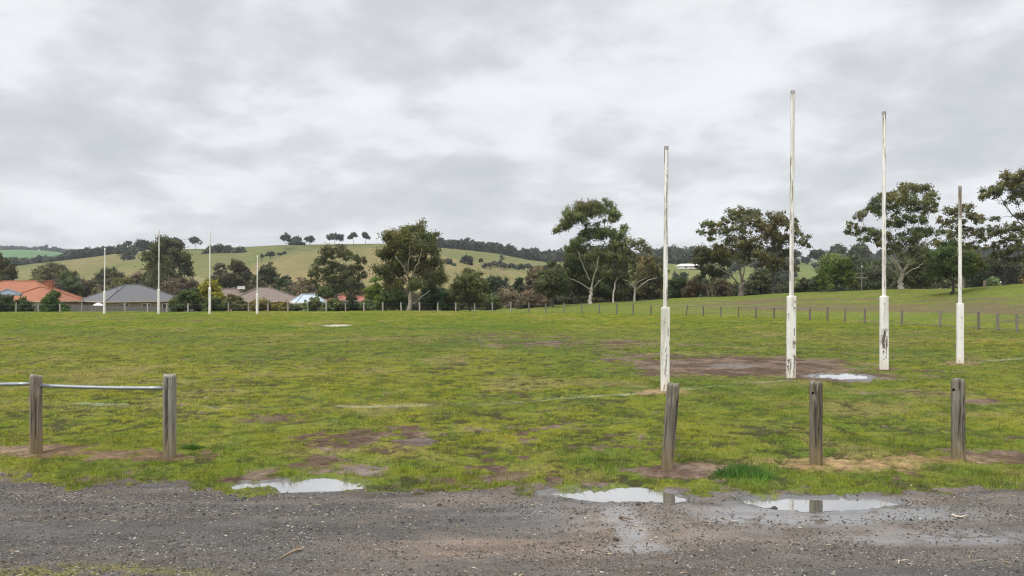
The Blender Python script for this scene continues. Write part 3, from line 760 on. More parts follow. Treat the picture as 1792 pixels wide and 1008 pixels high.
hF = hill('hill', 'low wooded ridge with pale fields behind the right hand trees', [(860, 482), (930, 462), (1000, 456), (1100, 455), (1200, 452), (1300, 454), (1420, 459), (1500, 458), (1600, 452), (1800, 450), (2500, 455)], 560, 190, -3.3, 860, 2500, colF)
hG = hill('hill', 'faint distant hill between the brown gum and the umbrella topped trees', [(1280, 470), (1340, 456), (1390, 451), (1430, 451), (1480, 457), (1560, 470)], 1500, 900, -3.5, 1280, 1560, pcol((.12, .17, .10), (.14, .18, .10), 150, 308), 80, rough=1.0)

def ray_hit(hz, px, py, y0=170, y1=1150):
    """distance at which the line through the photo pixel meets a hill"""
    Y = np.linspace(y0, y1, 1500); X = (px - CX) / F * Y
    zz = hz(X, Y); ray = H + (HY - py) / F * Y
    k = np.nonzero(zz >= ray)[0]
    return float(Y[k[0]]) if len(k) else None

# ------------------------------------------------------------------ foliage
def unit(n, r):
    v = r.normal(size=(n, 3)); return v / (np.linalg.norm(v, axis=1)[:, None] + 1e-9)

def leaf_quads(P, size, c, r, droop=.35):
    n = len(P); d = unit(n, r); d[:, 2] -= droop; d /= np.linalg.norm(d, axis=1)[:, None]
    o = unit(n, r); s = np.cross(d, o); s /= np.linalg.norm(s, axis=1)[:, None] + 1e-9
    sz = size * r.uniform(.6, 1.35, n)[:, None]
    v = np.stack([P - d * sz * .5, P + s * sz * .26, P + d * sz * .5, P - s * sz * .26], 1)
    return v.reshape(-1, 3), np.repeat(c, 4, 0)

def clump_leaves(cl, base, leaf, cover, r, airy=1.0, droop=.35):
    """cl: list of (centre, (rx,ry,rz)); returns leaf vertices and colours"""
    Vs = []; Cs = []; Ns = []
    base = np.asarray(base, float) * np.array((2.0, 2.05, 1.9))
    for (c, rad) in cl:
        c = np.asarray(c); rad = np.asarray(rad) * np.array((1.38, 1.3, 1.32)); rad[2] = max(rad[2], .78 * rad[0])
        m = int(np.clip(6 + 9 * (rad[0] * rad[2]) ** .5 / (leaf * 5), 8, 40))
        sd = unit(m, r); sd[:, 2] = np.where(sd[:, 2] < -.55, -sd[:, 2] * .5, sd[:, 2])
        sc = c + sd * rad * r.uniform(.45, .95, (m, 1))
        sr = (rad[0] * rad[1] * rad[2]) ** (1 / 3) * r.uniform(.30, .56, m) * (8 / m) ** .22
        n = int(cover * math.pi * rad[0] * rad[2] / (leaf * leaf * .13))
        k = r.integers(0, m, n)
        q = unit(n, r) * ((.35 * r.uniform(0, 1, n) ** .4 + .45 * np.abs(r.normal(0, 1, n))) * sr[k])[:, None] * np.array((1.15, 1.15, .85)); q[:, 2] -= r.exponential(.16, n) * sr[k]
        P = sc[k] + q
        tint = base * r.lognormal(0, .13) * np.array((r.normal(1, .07), 1, r.normal(1, .1)))
        st = r.lognormal(0, .13, m)
        col_ = tint[None] * st[k][:, None] * r.lognormal(0, .22, n)[:, None]
        young = r.uniform(0, 1, n) < .10
        col_[young] *= np.array((1.55, 1.35, 1.0))
        v, cc = leaf_quads(P, leaf, col_, r, droop); Vs.append(v); Cs.append(cc)
        o_ = q / (sr[k][:, None] + 1e-6) * .9 + (P - c) / rad * .7 + (0, 0, .15); Ns.append(np.repeat(o_ / (np.linalg.norm(o_, axis=1)[:, None] + 1e-6), 4, 0))
    return np.concatenate(Vs), np.concatenate(Cs).clip(.004, .7), np.concatenate(Ns)

def bez(a, b, c, n):
    t = np.linspace(0, 1, n)[:, None]; return a * (1 - t) ** 2 + 2 * b * t * (1 - t) + c * t * t

def limbs(base, fork, cl, r0, barkc, r, thin=1.0, trunk_lean=0, trunk_col=None):
    m = MB(); base = np.asarray(base, float); fork = np.asarray(fork, float); barkc = np.asarray(barkc, float)
    tc = barkc if trunk_col is None else np.asarray(trunk_col)
    mid = (base + fork) / 2 + np.array((r.normal(0, .08), r.normal(0, .08), 0)) * (fork[2] - base[2])
    r0 = r0 * .85; P = bez(base, mid, fork, 9) ; P[1:-1] += r.normal(0, .05, (7, 3)) * np.array((1, 1, 0)); rr = np.linspace(r0, r0 * .72, 9); rr[0] *= 1.35; rr[1] *= 1.1
    m.tube(P, rr, 9, colr=tc)
    nodes = [(fork, r0 * .72)]
    order = sorted(range(len(cl)), key=lambda i: np.linalg.norm(cl[i][0] - fork))
    for i in order:
        c = np.asarray(cl[i][0]).copy(); c[2] -= cl[i][1][2] * .35
        best = None
        for (p, rad) in nodes:
            if p[2] > c[2] + .3 * abs(c[0] - p[0]) and p is not fork: continue
            cost = np.linalg.norm(c - p) + .35 * np.linalg.norm(p - fork)
            if best is None or cost < best[0]: best = (cost, p, rad)
        _, p, rad = best
        ln = np.linalg.norm(c - p)
        r1 = min(rad * .74, r0 * .5, .03 + ln * .03 + r0 * .16); r2 = max(r1 * .42, r0 * .07)
        ctl = p + (c - p) * .45 + np.array((r.normal(0, .07) * ln, r.normal(0, .07) * ln, ln * .14))
        Pp = bez(p, ctl, c, 8) + r.normal(0, .012, (8, 3)) * ln * np.sin(np.linspace(0, np.pi, 8))[:, None]
        m.tube(Pp, np.linspace(r1, r2, 8) * thin, 6, colr=barkc * r.lognormal(0, .12))
        nodes.append((Pp[4], r1 * .75)); nodes.append((c, r2))
        for k in range(5):       # twigs carrying the leaf sprays
            e = c + unit(1, r)[0] * np.asarray(cl[i][1]) * .85; e[2] = max(e[2], c[2] - .1 * ln)
            m.tube(bez(Pp[6], (Pp[6] + e) / 2 + (0, 0, .1 * ln), e, 4), np.linspace(r2 * .8, r2 * .22, 4) * thin, 4, cap=False, colr=barkc * .9)
    return m

def T_full(label, px, by, Y, fork, clumps, colr, bark=(.36, .31, .26), r0=.2, name='gum_tree', cat='tree', group=None, cover=2.2, depth=.55, hz=None, leaf=None, lean=None, trunk_col=None, seed=None, thin=1.0, droop=.35, extra=None, sc=1.0):
    r = np.random.default_rng(seed if seed is not None else int(px * 13 + Y))
    X = (px - CX) / F * Y
    zb = terr1(X, Y) if hz is None else float(hz(np.array([X]), np.array([Y]))[0])
    root = thing(name, (X, Y, zb), label, cat, group)
    leaf = leaf or .0026 * Y
    xs = [c[0] for c in clumps]; cxm = (min(xs) + max(xs)) / 2; hw = max(8, (max(xs) - min(xs)) / 2 + 8)
    k = Y / F; cl = []
    O = np.array((X, Y, zb))
    for (cx, cy, rx, ry) in clumps:
        d = (cx - cxm) / hw
        dy = r.uniform(-1, 1) * depth * hw * k * math.sqrt(max(.05, 1 - d * d))
        Yc = Y + dy; kk = Yc / F
        c = np.array(at(cx, cy, Yc)) - O
        cl.append((c, (rx * kk * sc, max(rx, ry) * kk * .95 * sc, ry * kk * sc)))
    fk = np.array(at(fork[0], fork[1], Y)) - O
    m = limbs((0, 0, -.15), fk, cl, r0, bark, r, thin, trunk_col=trunk_col)
    if extra:
        for (pts, ra) in extra:      # bare stubs and dead limbs seen below the crown
            P0 = np.array([np.array(at(a, b, Y + dd)) - O for (a, b, dd) in pts]); tt = np.linspace(0, len(P0) - 1, 14)
            P = np.stack([np.interp(tt, np.arange(len(P0)), P0[:, i_]) for i_ in range(3)], 1); P[1:-1] = (P[:-2] + P[1:-1] * 2 + P[2:]) / 4
            P[1:] += r.normal(0, .045, (13, 3)) * np.linspace(.4, 1.2, 13)[:, None]; ra = ra * .72
            m.tube(P, np.linspace(ra, ra * .35, len(P)), 6, colr=np.array(bark) * 1.1)
    m.build('trunk', M_bark, root, True)
    V, C, Nn = clump_leaves(cl, colr, leaf, cover, r, droop=droop)
    mk('crown', V, np.arange(len(V)).reshape(-1, 4), M_leaf, root, C, nrm=Nn)
    return root

def dome(px, top, base, hw, r, n=None, low=.25, flat=1.0):
    """clump list for a rounded crown"""
    h = base - top; n = n or int(np.clip(8 + hw * h / 50, 8, 40)); out = []
    for i in range(n):
        a = r.uniform(0, math.pi); q = r.uniform(.15, 1) ** .5
        x = px + math.cos(a) * hw * .78 * q
        y = base - h * (low + (1 - low) * (.12 + .72 * math.sin(a) * q * flat))
        s = min(hw, h) * r.uniform(.24, .40)
        out.append((x, min(max(y, top + s * .7), base - s * .4), s * 1.2, s * .85))
    out.append((px + r.uniform(-.2, .2) * hw, top + min(hw, h) * .25, hw * .42, min(hw, h) * .25))
    return out

def T_auto(label, px, top, base, hw, Y, colr, name='shrub', cat=None, group=None, bark=(.15, .12, .095), cover=2.3, low=.2, hz=None, r0=None, n=None, leaf=None, seed=None, by=None):
    r = np.random.default_rng(seed if seed is not None else int(px * 31 + top))
    cl = dome(px, top, base, hw, r, n, low)
    k = Y / F
    return T_full(label, px, by or base, Y, (px + r.uniform(-.1, .1) * hw, base - (base - top) * .35), cl, colr, bark, r0 or max(.05, hw * k * .07), name, cat or ('tree' if 'tree' in name else 'shrub'), group, cover, .8, hz, leaf, seed=seed)

olive = (.082, .086, .034); dark = (.064, .072, .030); brown = (.085, .07, .042); tan = (.15, .12, .08); gold = (.20, .18, .03); green = (.075, .112, .032); mid = (.062, .072, .032); rust = (.096, .084, .038)
pale = (.52, .47, .41)
# ---- gums on the right and centre, crown by crown
T_full('broad gum with pale forked trunk alone behind the fence at centre', 715, 541, 76, (717, 492),
 [(700, 420, 26, 16), (735, 413, 24, 14), (690, 440, 22, 16), (725, 438, 28, 18), (755, 435, 14, 16), (673, 447, 11, 11), (681, 470, 20, 16), (706, 472, 18, 13), (745, 465, 24, 18), (758, 488, 20, 20), (735, 500, 18, 14), (690, 495, 18, 13), (670, 480, 12, 11), (765, 462, 9, 11), (718, 404, 15, 7), (748, 413, 10, 8), (684, 418, 12, 9), (700, 455, 14, 10), (768, 480, 8, 12)], olive, (.34, .29, .24), .26, cover=2.3,
 extra=[([(717, 500, 0), (713, 478, -1.5), (703, 462, -2.6), (692, 448, -3.2)], .12), ([(717, 498, 0), (724, 475, -1.6), (735, 455, -2.8), (738, 438, -3.2)], .12), ([(714, 480, -1.4), (715, 455, -2.4), (718, 430, -3.0)], .08), ([(717, 515, 0), (730, 500, -1), (740, 492, -2)], .09), ([(722, 533, 0), (738, 520, -1.5), (752, 508, -2.5)], .10)])
T_full('wide flat tiered dark tree left of the broad central gum', 588, 531, 105, (588, 500),
 [(588, 444, 24, 8), (560, 456, 13, 7), (615, 452, 15, 8), (632, 458, 11, 5), (560, 475, 17, 8), (590, 470, 20, 8), (620, 472, 18, 11), (548, 480, 11, 7), (575, 492, 23, 9), (605, 490, 23, 9), (634, 487, 9, 9), (545, 495, 11, 6), (603, 447, 14, 6), (573, 447, 12, 6), (600, 508, 26, 9), (570, 510, 22, 8), (630, 503, 10, 9)], (.070, .076, .034), (.26, .22, .18), .34, cover=1.9, name='spreading_tree', sc=.80)
T_full('tall olive tree behind the grey roof and second far goal post', 292, 520, 150, (292, 500),
 [(285, 433, 19, 8), (266, 450, 14, 12), (300, 446, 22, 14), (321, 455, 11, 13), (270, 475, 18, 14), (300, 476, 22, 16), (324, 480, 9, 14), (259, 492, 8, 9), (285, 498, 28, 10), (331, 470, 5, 7), (306, 430, 12, 6), (278, 460, 16, 10), (315, 497, 14, 10)], (.070, .076, .034), (.3, .26, .22), .5, cover=2.4, name='bushy_tree')
T_full('tall umbrella topped gum with bare white limbs right of centre', 1033, 527, 85, (1035, 503),
 [(1005, 384, 20, 10), (1030, 367, 21, 11), (1060, 364, 15, 12), (1077, 378, 11, 11), (985, 398, 13, 10), (975, 405, 6, 6), (1094, 400, 7, 8), (1015, 376, 15, 9), (1069, 388, 9, 8), (1045, 360, 8, 6), (993, 390, 10, 8), (1030, 409, 14, 7), (1055, 411, 22, 8), (1080, 417, 15, 8), (1015, 424, 13, 9), (1001, 435, 9, 7), (1005, 449, 17, 12), (1030, 444, 18, 11), (1065, 444, 20, 12), (1085, 438, 13, 11), (1050, 455, 18, 10)], (.088, .098, .038), pale, .24, cover=2.0, sc=1.06,
 extra=[([(1033, 507, 0), (1018, 496, -1), (995, 486, -2.5)], .09), ([(1040, 503, 0), (1047, 492, -1), (1056, 486, -2)], .08), ([(1032, 490, 0), (1020, 465, -1.5), (1012, 442, -2.5)], .12), ([(1038, 490, 0), (1044, 470, -1.5), (1048, 450, -2)], .11)])
T_full('pale trunked low gum with see through crown right of the umbrella topped gum', 1110, 525, 84, (1110, 500),
 [(1115, 430, 14, 8), (1100, 445, 13, 9), (1130, 438, 9, 7), (1125, 460, 16, 9), (1150, 463, 14, 9), (1100, 468, 13, 9), (1143, 480, 13, 8), (1087, 470, 11, 9), (1160, 475, 9, 8), (1118, 482, 13, 7)], (.098, .092, .045), pale, .16, cover=1.3,
 extra=[([(1110, 505, 0), (1103, 495, -1), (1092, 489, -2)], .08), ([(1113, 508, 0), (1124, 497, -1), (1140, 488, -1.5), (1150, 486, -2)], .09)])
T_full('slender pale stemmed gum in the dark thicket beside the umbrella topped gum', 1073, 527, 83, (1076, 495),
 [(1085, 430, 16, 9), (1075, 450, 15, 9), (1095, 456, 11, 9), (1070, 474, 13, 9), (1088, 480, 11, 8)], (.078, .082, .034), pale, .11, cover=1.9)
T_full('big gum with dark forked trunk and pale arching limb, left of its brown neighbour', 1297, 518, 82, (1299, 494),
 [(1293, 375, 17, 9), (1317, 378, 15, 9), (1275, 385, 11, 8), (1305, 388, 15, 8), (1237, 391, 11, 9), (1229, 408, 7, 6), (1248, 405, 11, 8), (1270, 408, 11, 8), (1246, 420, 9, 6), (1290, 405, 14, 7), (1284, 428, 22, 11), (1306, 424, 17, 9), (1320, 440, 16, 9), (1268, 443, 15, 9), (1292, 453, 18, 9), (1335, 402, 9, 9), (1262, 396, 9, 7), (1256, 432, 9, 6)], (.085, .086, .038), (.23, .19, .16), .34, cover=1.55, trunk_col=(.17, .14, .115),
 extra=[([(1292, 497, 0), (1280, 482, -1.5), (1262, 472, -2.5), (1238, 460, -3.5)], .12), ([(1299, 500, 0), (1315, 485, -1.5), (1330, 470, -2.5)], .13), ([(1299, 497, .5), (1303, 470, -1), (1306, 450, -2)], .11)])
T_full('brown tinged gum with black trunk behind the tallest goal post', 1353, 513, 80, (1353, 482),
 [(1345, 384, 20, 8), (1368, 389, 13, 8), (1335, 404, 18, 9), (1345, 414, 20, 9), (1384, 400, 11, 11), (1377, 420, 15, 9), (1399, 419, 14, 8), (1412, 428, 7, 7), (1350, 434, 18, 8), (1345, 459, 15, 9), (1365, 464, 18, 9), (1375, 445, 11, 8), (1385, 471, 11, 8), (1328, 392, 9, 6), (1390, 385, 7, 6), (1332, 446, 11, 7)], rust, (.055, .047, .042), .26, cover=1.55,
 extra=[([(1358, 495, 0), (1362, 480, -1), (1366, 470, -1.5)], .08)])
T_full('dark slim stemmed tree left of the big forked gum', 1246, 520, 86, (1246, 495),
 [(1240, 442, 21, 11), (1256, 458, 19, 12), (1226, 463, 9, 11), (1264, 450, 11, 9), (1240, 478, 16, 9), (1228, 450, 9, 8), (1260, 476, 11, 9)], (.062, .066, .032), (.16, .13, .10), .12, cover=2.1,
 extra=[([(1250, 519, 0), (1256, 505, 0), (1262, 490, 0)], .08), ([(1240, 519, 0), (1236, 500, .5), (1234, 485, .5)], .08)])
T_full('rounded green wattle tree right of the tallest goal post', 1463, 510, 74, (1463, 497),
 [(1463, 463, 23, 11), (1448, 478, 17, 12), (1479, 477, 15, 12), (1463, 490, 22, 10), (1440, 490, 9, 9), (1486, 491, 9, 8), (1455, 470, 16, 10), (1475, 466, 14, 9)], (.085, .108, .034), (.12, .1, .08), .14, cover=2.6, name='wattle_tree')
T_full('large spreading gum with pale trunk behind the third goal post', 1577, 507, 69, (1579, 478),
 [(1590, 330, 15, 7), (1611, 335, 16, 8), (1570, 344, 18, 8), (1630, 345, 11, 9), (1639, 360, 7, 9), (1540, 350, 15, 8), (1525, 367, 13, 9), (1550, 369, 16, 9), (1585, 361, 20, 9), (1614, 359, 16, 9), (1506, 380, 11, 8), (1491, 394, 9, 6), (1483, 408, 5, 8), (1500, 409, 7, 8), (1580, 387, 16, 7), (1610, 384, 14, 8), (1560, 394, 11, 7), (1520, 404, 11, 7), (1530, 414, 12, 6), (1600, 409, 17, 8), (1584, 424, 20, 9), (1625, 408, 12, 9), (1550, 414, 12, 9), (1540, 428, 9, 6), (1608, 438, 18, 10), (1564, 438, 15, 9), (1512, 421, 8, 5), (1626, 372, 9, 7)], (.088, .092, .040), (.42, .375, .325), .28, cover=1.7, sc=.98,
 extra=[([(1583, 482, 0), (1597, 471, -1.5), (1617, 462, -2.5)], .09), ([(1572, 478, 0), (1566, 460, -1), (1560, 440, -1.5)], .10), ([(1585, 452, 0), (1605, 440, -1), (1630, 425, -1.5)], .06), ([(1574, 484, 0), (1563, 473, -1), (1556, 468, -1.5)], .06)])
T_full('light airy gum crown rising behind the short behind post at right', 1682, 506, 74, (1684, 470),
 [(1665, 372, 13, 6), (1690, 368, 13, 7), (1704, 381, 13, 6), (1650, 388, 11, 7), (1672, 391, 13, 6), (1714, 388, 7, 5), (1699, 409, 13, 7), (1680, 404, 11, 7), (1719, 420, 9, 8), (1655, 409, 13, 9), (1642, 430, 15, 11), (1699, 431, 13, 8), (1724, 434, 5, 6), (1668, 425, 12, 8)], (.098, .096, .042), (.2, .17, .14), .2, cover=1.5, sc=1.0)
T_full('low dense dark tree under the airy gum, by the short behind post', 1665, 511, 60, (1668, 492),
 [(1665, 432, 13, 7), (1645, 445, 17, 9), (1680, 445, 15, 9), (1636, 455, 11, 9), (1660, 459, 26, 12), (1699, 455, 20, 11), (1714, 467, 13, 8), (1690, 474, 19, 8), (1650, 477, 19, 10), (1670, 470, 22, 10), (1630, 470, 9, 8)], (.055, .072, .026), (.07, .058, .048), .14, cover=2.6, name='bushy_tree')
T_full('tall gum leaning in from the right edge of the view', 1835, 505, 64, (1838, 440),
 [(1775, 312, 17, 9), (1760, 329, 17, 9), (1736, 338, 15, 8), (1722, 345, 7, 7), (1790, 328, 15, 11), (1780, 348, 15, 8), (1740, 383, 7, 4), (1800, 304, 19, 11), (1812, 338, 22, 13), (1790, 380, 13, 9), (1835, 320, 24, 18), (1850, 350, 24, 18), (1870, 380, 20, 16), (1815, 365, 14, 9)], (.088, .086, .042), (.11, .092, .078), .24, cover=1.8,
 extra=[([(1838, 440, 0), (1800, 410, -1), (1772, 375, -1.5), (1750, 345, -2)], .09)])
T_full('black trunked gum with drooping sparse crown near the right edge', 1757, 507, 62, (1758, 470),
 [(1725, 405, 11, 5), (1750, 405, 13, 7), (1775, 400, 13, 7), (1740, 410, 9, 5), (1768, 419, 13, 8), (1785, 430, 11, 9), (1750, 430, 11, 7), (1795, 410, 9, 9), (1780, 455, 9, 7), (1750, 446, 11, 7), (1772, 440, 12, 8), (1798, 445, 10, 8)], (.078, .078, .038), (.035, .031, .028), .15, cover=1.6,
 extra=[([(1757, 480, 0), (1745, 472, -.5), (1728, 468, -1)], .05), ([(1758, 482, 0), (1772, 468, -.5), (1786, 458, -1)], .06), ([(1757, 475, 0), (1768, 470, -1), (1780, 462, -1)], .04)])
# ---- thickets between them
for a in [
 ('dark rounded thicket tree left of the umbrella topped gum', 968, 458, 534, 28, 84, dark, 'bushy_tree'),
 ('dense dark green tree directly behind the umbrella topped gum', 1010, 446, 531, 30, 92, (.056, .064, .028), 'bushy_tree'),
 ('dark broad tree filling the gap between the two pale trunked gums', 1062, 452, 530, 34, 96, dark, 'bushy_tree'),
 ('olive scrub behind the see through pale gum', 1140, 462, 528, 30, 98, (.075, .07, .038), 'shrub'),
 ('deep green shrub at the foot of the first behind post', 1186, 486, 524, 22, 92, (.046, .068, .032), 'shrub'),
 ('reddish brown bare shrub left of the slim stemmed tree', 1216, 488, 523, 20, 90, (.098, .072, .046), 'shrub'),
 ('tawny dry shrub under the slim stemmed tree', 1262, 490, 521, 18, 92, (.105, .084, .05), 'shrub'),
 ('dark green scrub between the forked gum and the brown gum', 1328, 474, 519, 26, 95, (.058, .064, .034), 'shrub'),
 ('greenish shrub behind the tallest goal post', 1404, 488, 515, 14, 88, (.05, .06, .03), 'shrub'),
 ('low dark bush left of the green wattle tree', 1432, 484, 513, 16, 84, (.05, .062, .03), 'shrub'),
 ('dark bush left of the power pole', 1492, 478, 511, 14, 82, dark, 'shrub'),
 ('grey green bush right of the power pole', 1536, 470, 508, 26, 92, (.05, .056, .034), 'shrub'),
 ('shadowy dark tree behind the large spreading gum', 1612, 440, 505, 34, 90, dark, 'bushy_tree'),
 ('small round bright shrub on the bank near the right edge', 1738, 486, 503, 13, 78, (.12, .15, .07), 'shrub'),
 ('rust coloured bush at the right edge of the bank', 1796, 470, 498, 12, 80, (.11, .075, .04), 'shrub'),
 ('broad grey green tree behind the black trunked gum', 1740, 452, 500, 40, 100, (.05, .055, .035), 'bushy_tree'),
 # centre valley
 ('round olive tree right of the broad central gum', 821, 474, 545, 31, 82, (.088, .094, .036), 'bushy_tree'),
 ('almost black conifer like tree behind the broad central gum', 766, 486, 548, 24, 86, (.022, .034, .018), 'conifer_tree'),
 ('dark bush left of the central gum trunk', 690, 490, 546, 24, 84, (.048, .066, .022), 'shrub'),
 ('yellow green upright shrub left of the central gum', 656, 486, 546, 17, 86, (.12, .145, .03), 'shrub'),
 ('bright emerald shrub between the dark conifer like tree and the round olive tree', 777, 510, 546, 10, 82, (.034, .065, .024), 'shrub'),
 ('small dark round tree among tan scrub right of centre', 906, 487, 525, 13, 110, (.035, .048, .024), 'shrub'),
 ('greyish pink leafless tree left of the dark thicket', 940, 464, 536, 24, 108, (.108, .086, .062), 'bare_tree'),
 ('tan scrub below the small dark round tree', 890, 508, 546, 26, 100, (.118, .096, .066), 'shrub'),
 ('brown scrub at the fence left of the dark thicket', 932, 508, 545, 28, 92, (.10, .08, .056), 'shrub'),
 ('dark low scrub band right of the round olive tree', 866, 486, 520, 26, 120, (.05, .06, .036), 'shrub'),
 ('green scrub at the fence below the round olive tree', 858, 515, 547, 16, 90, (.075, .09, .036), 'shrub'),
 ('pale green bush left of the round olive tree', 792, 512, 547, 12, 88, (.13, .14, .06), 'shrub'),
 # behind the houses, left
 ('dark gum cut by the left edge of the view', 2, 448, 512, 23, 140, (.06, .062, .034), 'bushy_tree'),
 ('wide dome shaped brown green tree behind the red roof', 96, 465, 520, 36, 150, (.085, .08, .042), 'bushy_tree'),
 ('green bush right of the chimney of the red roof', 118, 480, 524, 22, 138, (.062, .078, .03), 'shrub'),
 ('olive bush between the red and the grey roof', 160, 492, 528, 20, 150, (.085, .078, .05), 'shrub'),
 ('dark rounded tree behind the first far behind post', 192, 470, 522, 26, 155, (.068, .066, .036), 'bushy_tree'),
 ('yellow olive bush above the ridge of the grey roof', 214, 488, 518, 24, 150, (.10, .095, .035), 'shrub'),
 ('brown leafless bush behind the grey roof', 312, 490, 528, 32, 142, (.095, .074, .052), 'shrub'),
 ('brown bush left of the tall olive tree', 245, 478, 516, 22, 165, (.11, .09, .06), 'shrub'),
 ('dark pointed tree behind the brown roof', 418, 455, 525, 22, 160, (.085, .072, .044), 'bushy_tree'),
 ('rounded olive brown tree left of the dark pointed tree', 388, 462, 526, 20, 158, (.09, .078, .048), 'bushy_tree'),
 ('dark green tree behind the fourth far post', 468, 464, 526, 25, 155, (.06, .062, .034), 'bushy_tree'),
 ('deep green tree above the right slope of the brown roof', 498, 484, 532, 16, 145, (.046, .06, .03), 'bushy_tree'),
 ('bare tan leafless tree behind the pale blue roof', 533, 490, 530, 25, 135, (.15, .122, .086), 'bare_tree'),
 ('round green bush right of the pale blue roof', 576, 498, 536, 16, 112, (.066, .084, .034), 'shrub'),
 ('brown bush right of the flat tiered tree', 624, 492, 540, 22, 120, (.105, .085, .055), 'shrub'),
 # garden shrubs in front of the houses
 ('clipped dark hedge bush at the left edge below the red roof', 8, 518, 553, 24, 78, (.038, .056, .02), 'hedge_bush'),
 ('dark hedge bush beside the round bush below the red roof', 40, 522, 553, 16, 77, (.042, .06, .022), 'hedge_bush'),
 ('round dark green bush in front of the red roof', 93, 510, 553, 21, 76, (.042, .068, .02), 'shrub'),
 ('dark green bush left of the golden shrub', 330, 508, 549, 26, 80, (.046, .06, .022), 'shrub'),
 ('golden yellow shrub behind the third far post', 367, 492, 549, 24, 82, gold, 'shrub'),
 ('dark green bush under the golden shrub', 375, 522, 550, 18, 78, (.05, .066, .022), 'shrub'),
 ('olive shrub in front of the brown roof at left', 411, 516, 549, 20, 79, (.08, .084, .036), 'shrub'),
 ('low brown green hedge in front of the brown roofed wall', 455, 527, 549, 24, 79, (.105, .09, .04), 'shrub'),
 ('low yellowish shrub below the right eave of the brown roof', 490, 530, 549, 15, 79, (.13, .115, .035), 'shrub'),
 ('small dark shrub left of the pale blue roof', 517, 534, 549, 12, 80, (.05, .06, .026), 'shrub'),
 ('small upright green conifer before the pale blue roof', 534, 526, 548, 5, 80, (.07, .11, .035), 'shrub'),
 ('grey green shrub in front of the pale blue roof', 551, 521, 548, 13, 82, (.08, .095, .042), 'shrub'),
 ('broad green shrub at the fence right of the pale blue roof', 585, 524, 548, 19, 80, (.085, .10, .038), 'shrub'),
 ('almost black pointed bush between the two red roofed houses', 613, 518, 549, 14, 79, (.026, .038, .017), 'shrub'),
 ('sage green shrub in front of the cream cottage', 643, 526, 548, 18, 80, (.08, .10, .045), 'shrub')]:
    nm = a[7]
    T_auto(a[0], a[1], a[2], a[3], a[4], a[5], a[6], nm, cat={'shrub': 'shrub', 'hedge_bush': 'hedge'}.get(nm, 'tree'), low=.10 if 'tree' in nm else .0, cover=1.5 if nm == 'bare_tree' else 2.4, bark=(.2, .16, .12) if nm == 'bare_tree' else (.12, .10, .08))

# ---- trees standing on the hills
def hill_tree(label, px, top, base, hw, hz, colr, kind='paddock_tree', umb=False, Y=None, group='paddock trees on the hill', cover=2.0, cl=None):
    Y = Y or ray_hit(hz, px, base) or ray_hit(hz, px, base + 3) or 470.0
    Y = min(Y, 478.0) if hz is hA else Y
    r = np.random.default_rng(int(px * 7 + top))
    if cl is None:
        cl = dome(px, top, base - (base - top) * (.30 if umb else .05), hw * 1.15, r, None, .35 if umb else .1)
    T_full(label, px, base, Y, (px, base - (base - top) * .35), cl, colr, (.16, .135, .115), max(.18, hw * Y / F * .05), kind, 'tree', group, cover, .8, hz, leaf=.0027 * Y)
hd = (.042, .047, .034)
hill_tree('lone umbrella tree on the skyline right of the second far goal post', 342, 416.5, 434, 10, hA, hd, umb=True)
hill_tree('airy leaning tree at the left of the skyline cluster of three', 500, 410, 436, 9, hA, hd, umb=True)
hill_tree('dense low tree in the middle of the skyline cluster of three', 519, 416, 441, 14, hA, hd, Y=440)
hill_tree('small tree at the right of the skyline cluster of three', 541, 415, 431, 8, hA, hd, umb=True)
hill_tree('lone mushroom shaped tree on the crest between the cluster and the pair', 586, 410.5, 430, 12, hA, hd, umb=True)
hill_tree('left tree of the skyline pair left of the broad central gum', 619, 408, 430, 8, hA, hd, umb=True)
hill_tree('right tree of the skyline pair left of the broad central gum', 639, 408, 429, 8, hA, hd, umb=True)
for (px, tp, bs, hw, lab) in [(372, 432, 452, 12, 'leftmost tree of the dark copse on the hill face'), (384, 428, 456, 13, 'tallest tree of the dark copse on the hill face'), (402, 430, 457, 14, 'middle tree of the dark copse on the hill face'), (418, 434, 458, 13, 'rounded tree towards the right of the dark copse'), (428, 438, 459, 8, 'small rightmost tree of the dark copse')]:
    hill_tree(lab, px, tp, bs, hw, hA, (.048, .054, .036), group='copse on the hill face', Y=395)
hill_tree('tiny shrub at the left end of the spur shrub row', 459, 444, 452, 3, hB, hd, 'paddock_shrub', Y=330, group='shrubs on the spur')
hill_tree('largest shrub of the spur shrub row', 473, 441, 450, 7, hB, hd, 'paddock_shrub', Y=335, group='shrubs on the spur')
hill_tree('small shrub right of the largest on the spur', 489, 442.5, 447, 3.5, hB, hd, 'paddock_shrub', Y=338, group='shrubs on the spur')
hill_tree('low shrub at the right end of the spur shrub row', 498, 441, 445, 4, hB, hd, 'paddock_shrub', Y=340, group='shrubs on the spur')
hill_tree('conifer clump left of the farm sheds on the slope', 783, 453, 477, 10, hA, (.032, .043, .036), group='trees round the farm sheds', Y=300)
hill_tree('dark shrub beside the conifer clump by the farm sheds', 795, 462, 478, 6, hA, (.032, .043, .036), group='trees round the farm sheds', Y=296)
hill_tree('solid round tree directly behind the farm sheds', 817, 448, 468, 10, hA, (.036, .042, .032), group='trees round the farm sheds', Y=318)
hill_tree('small lone round bush right of the farm sheds', 842, 452, 461, 3.6, hA, (.034, .045, .034), group='trees round the farm sheds', Y=345)
hill_tree('single tall poplar in the shelterbelt', 878, 442, 464, 3.4, hA, (.05, .06, .04), 'poplar_tree', group='shelterbelt row', Y=350)
hill_tree('tree group on the slope left of the tall olive tree', 222, 424, 452, 14, hA, (.045, .052, .034), Y=430, group='trees along the left crest')
hill_tree('spreading tree on the left crest behind the first far goal post', 250, 421, 443, 14, hA, hd, Y=470, group='trees along the left crest')
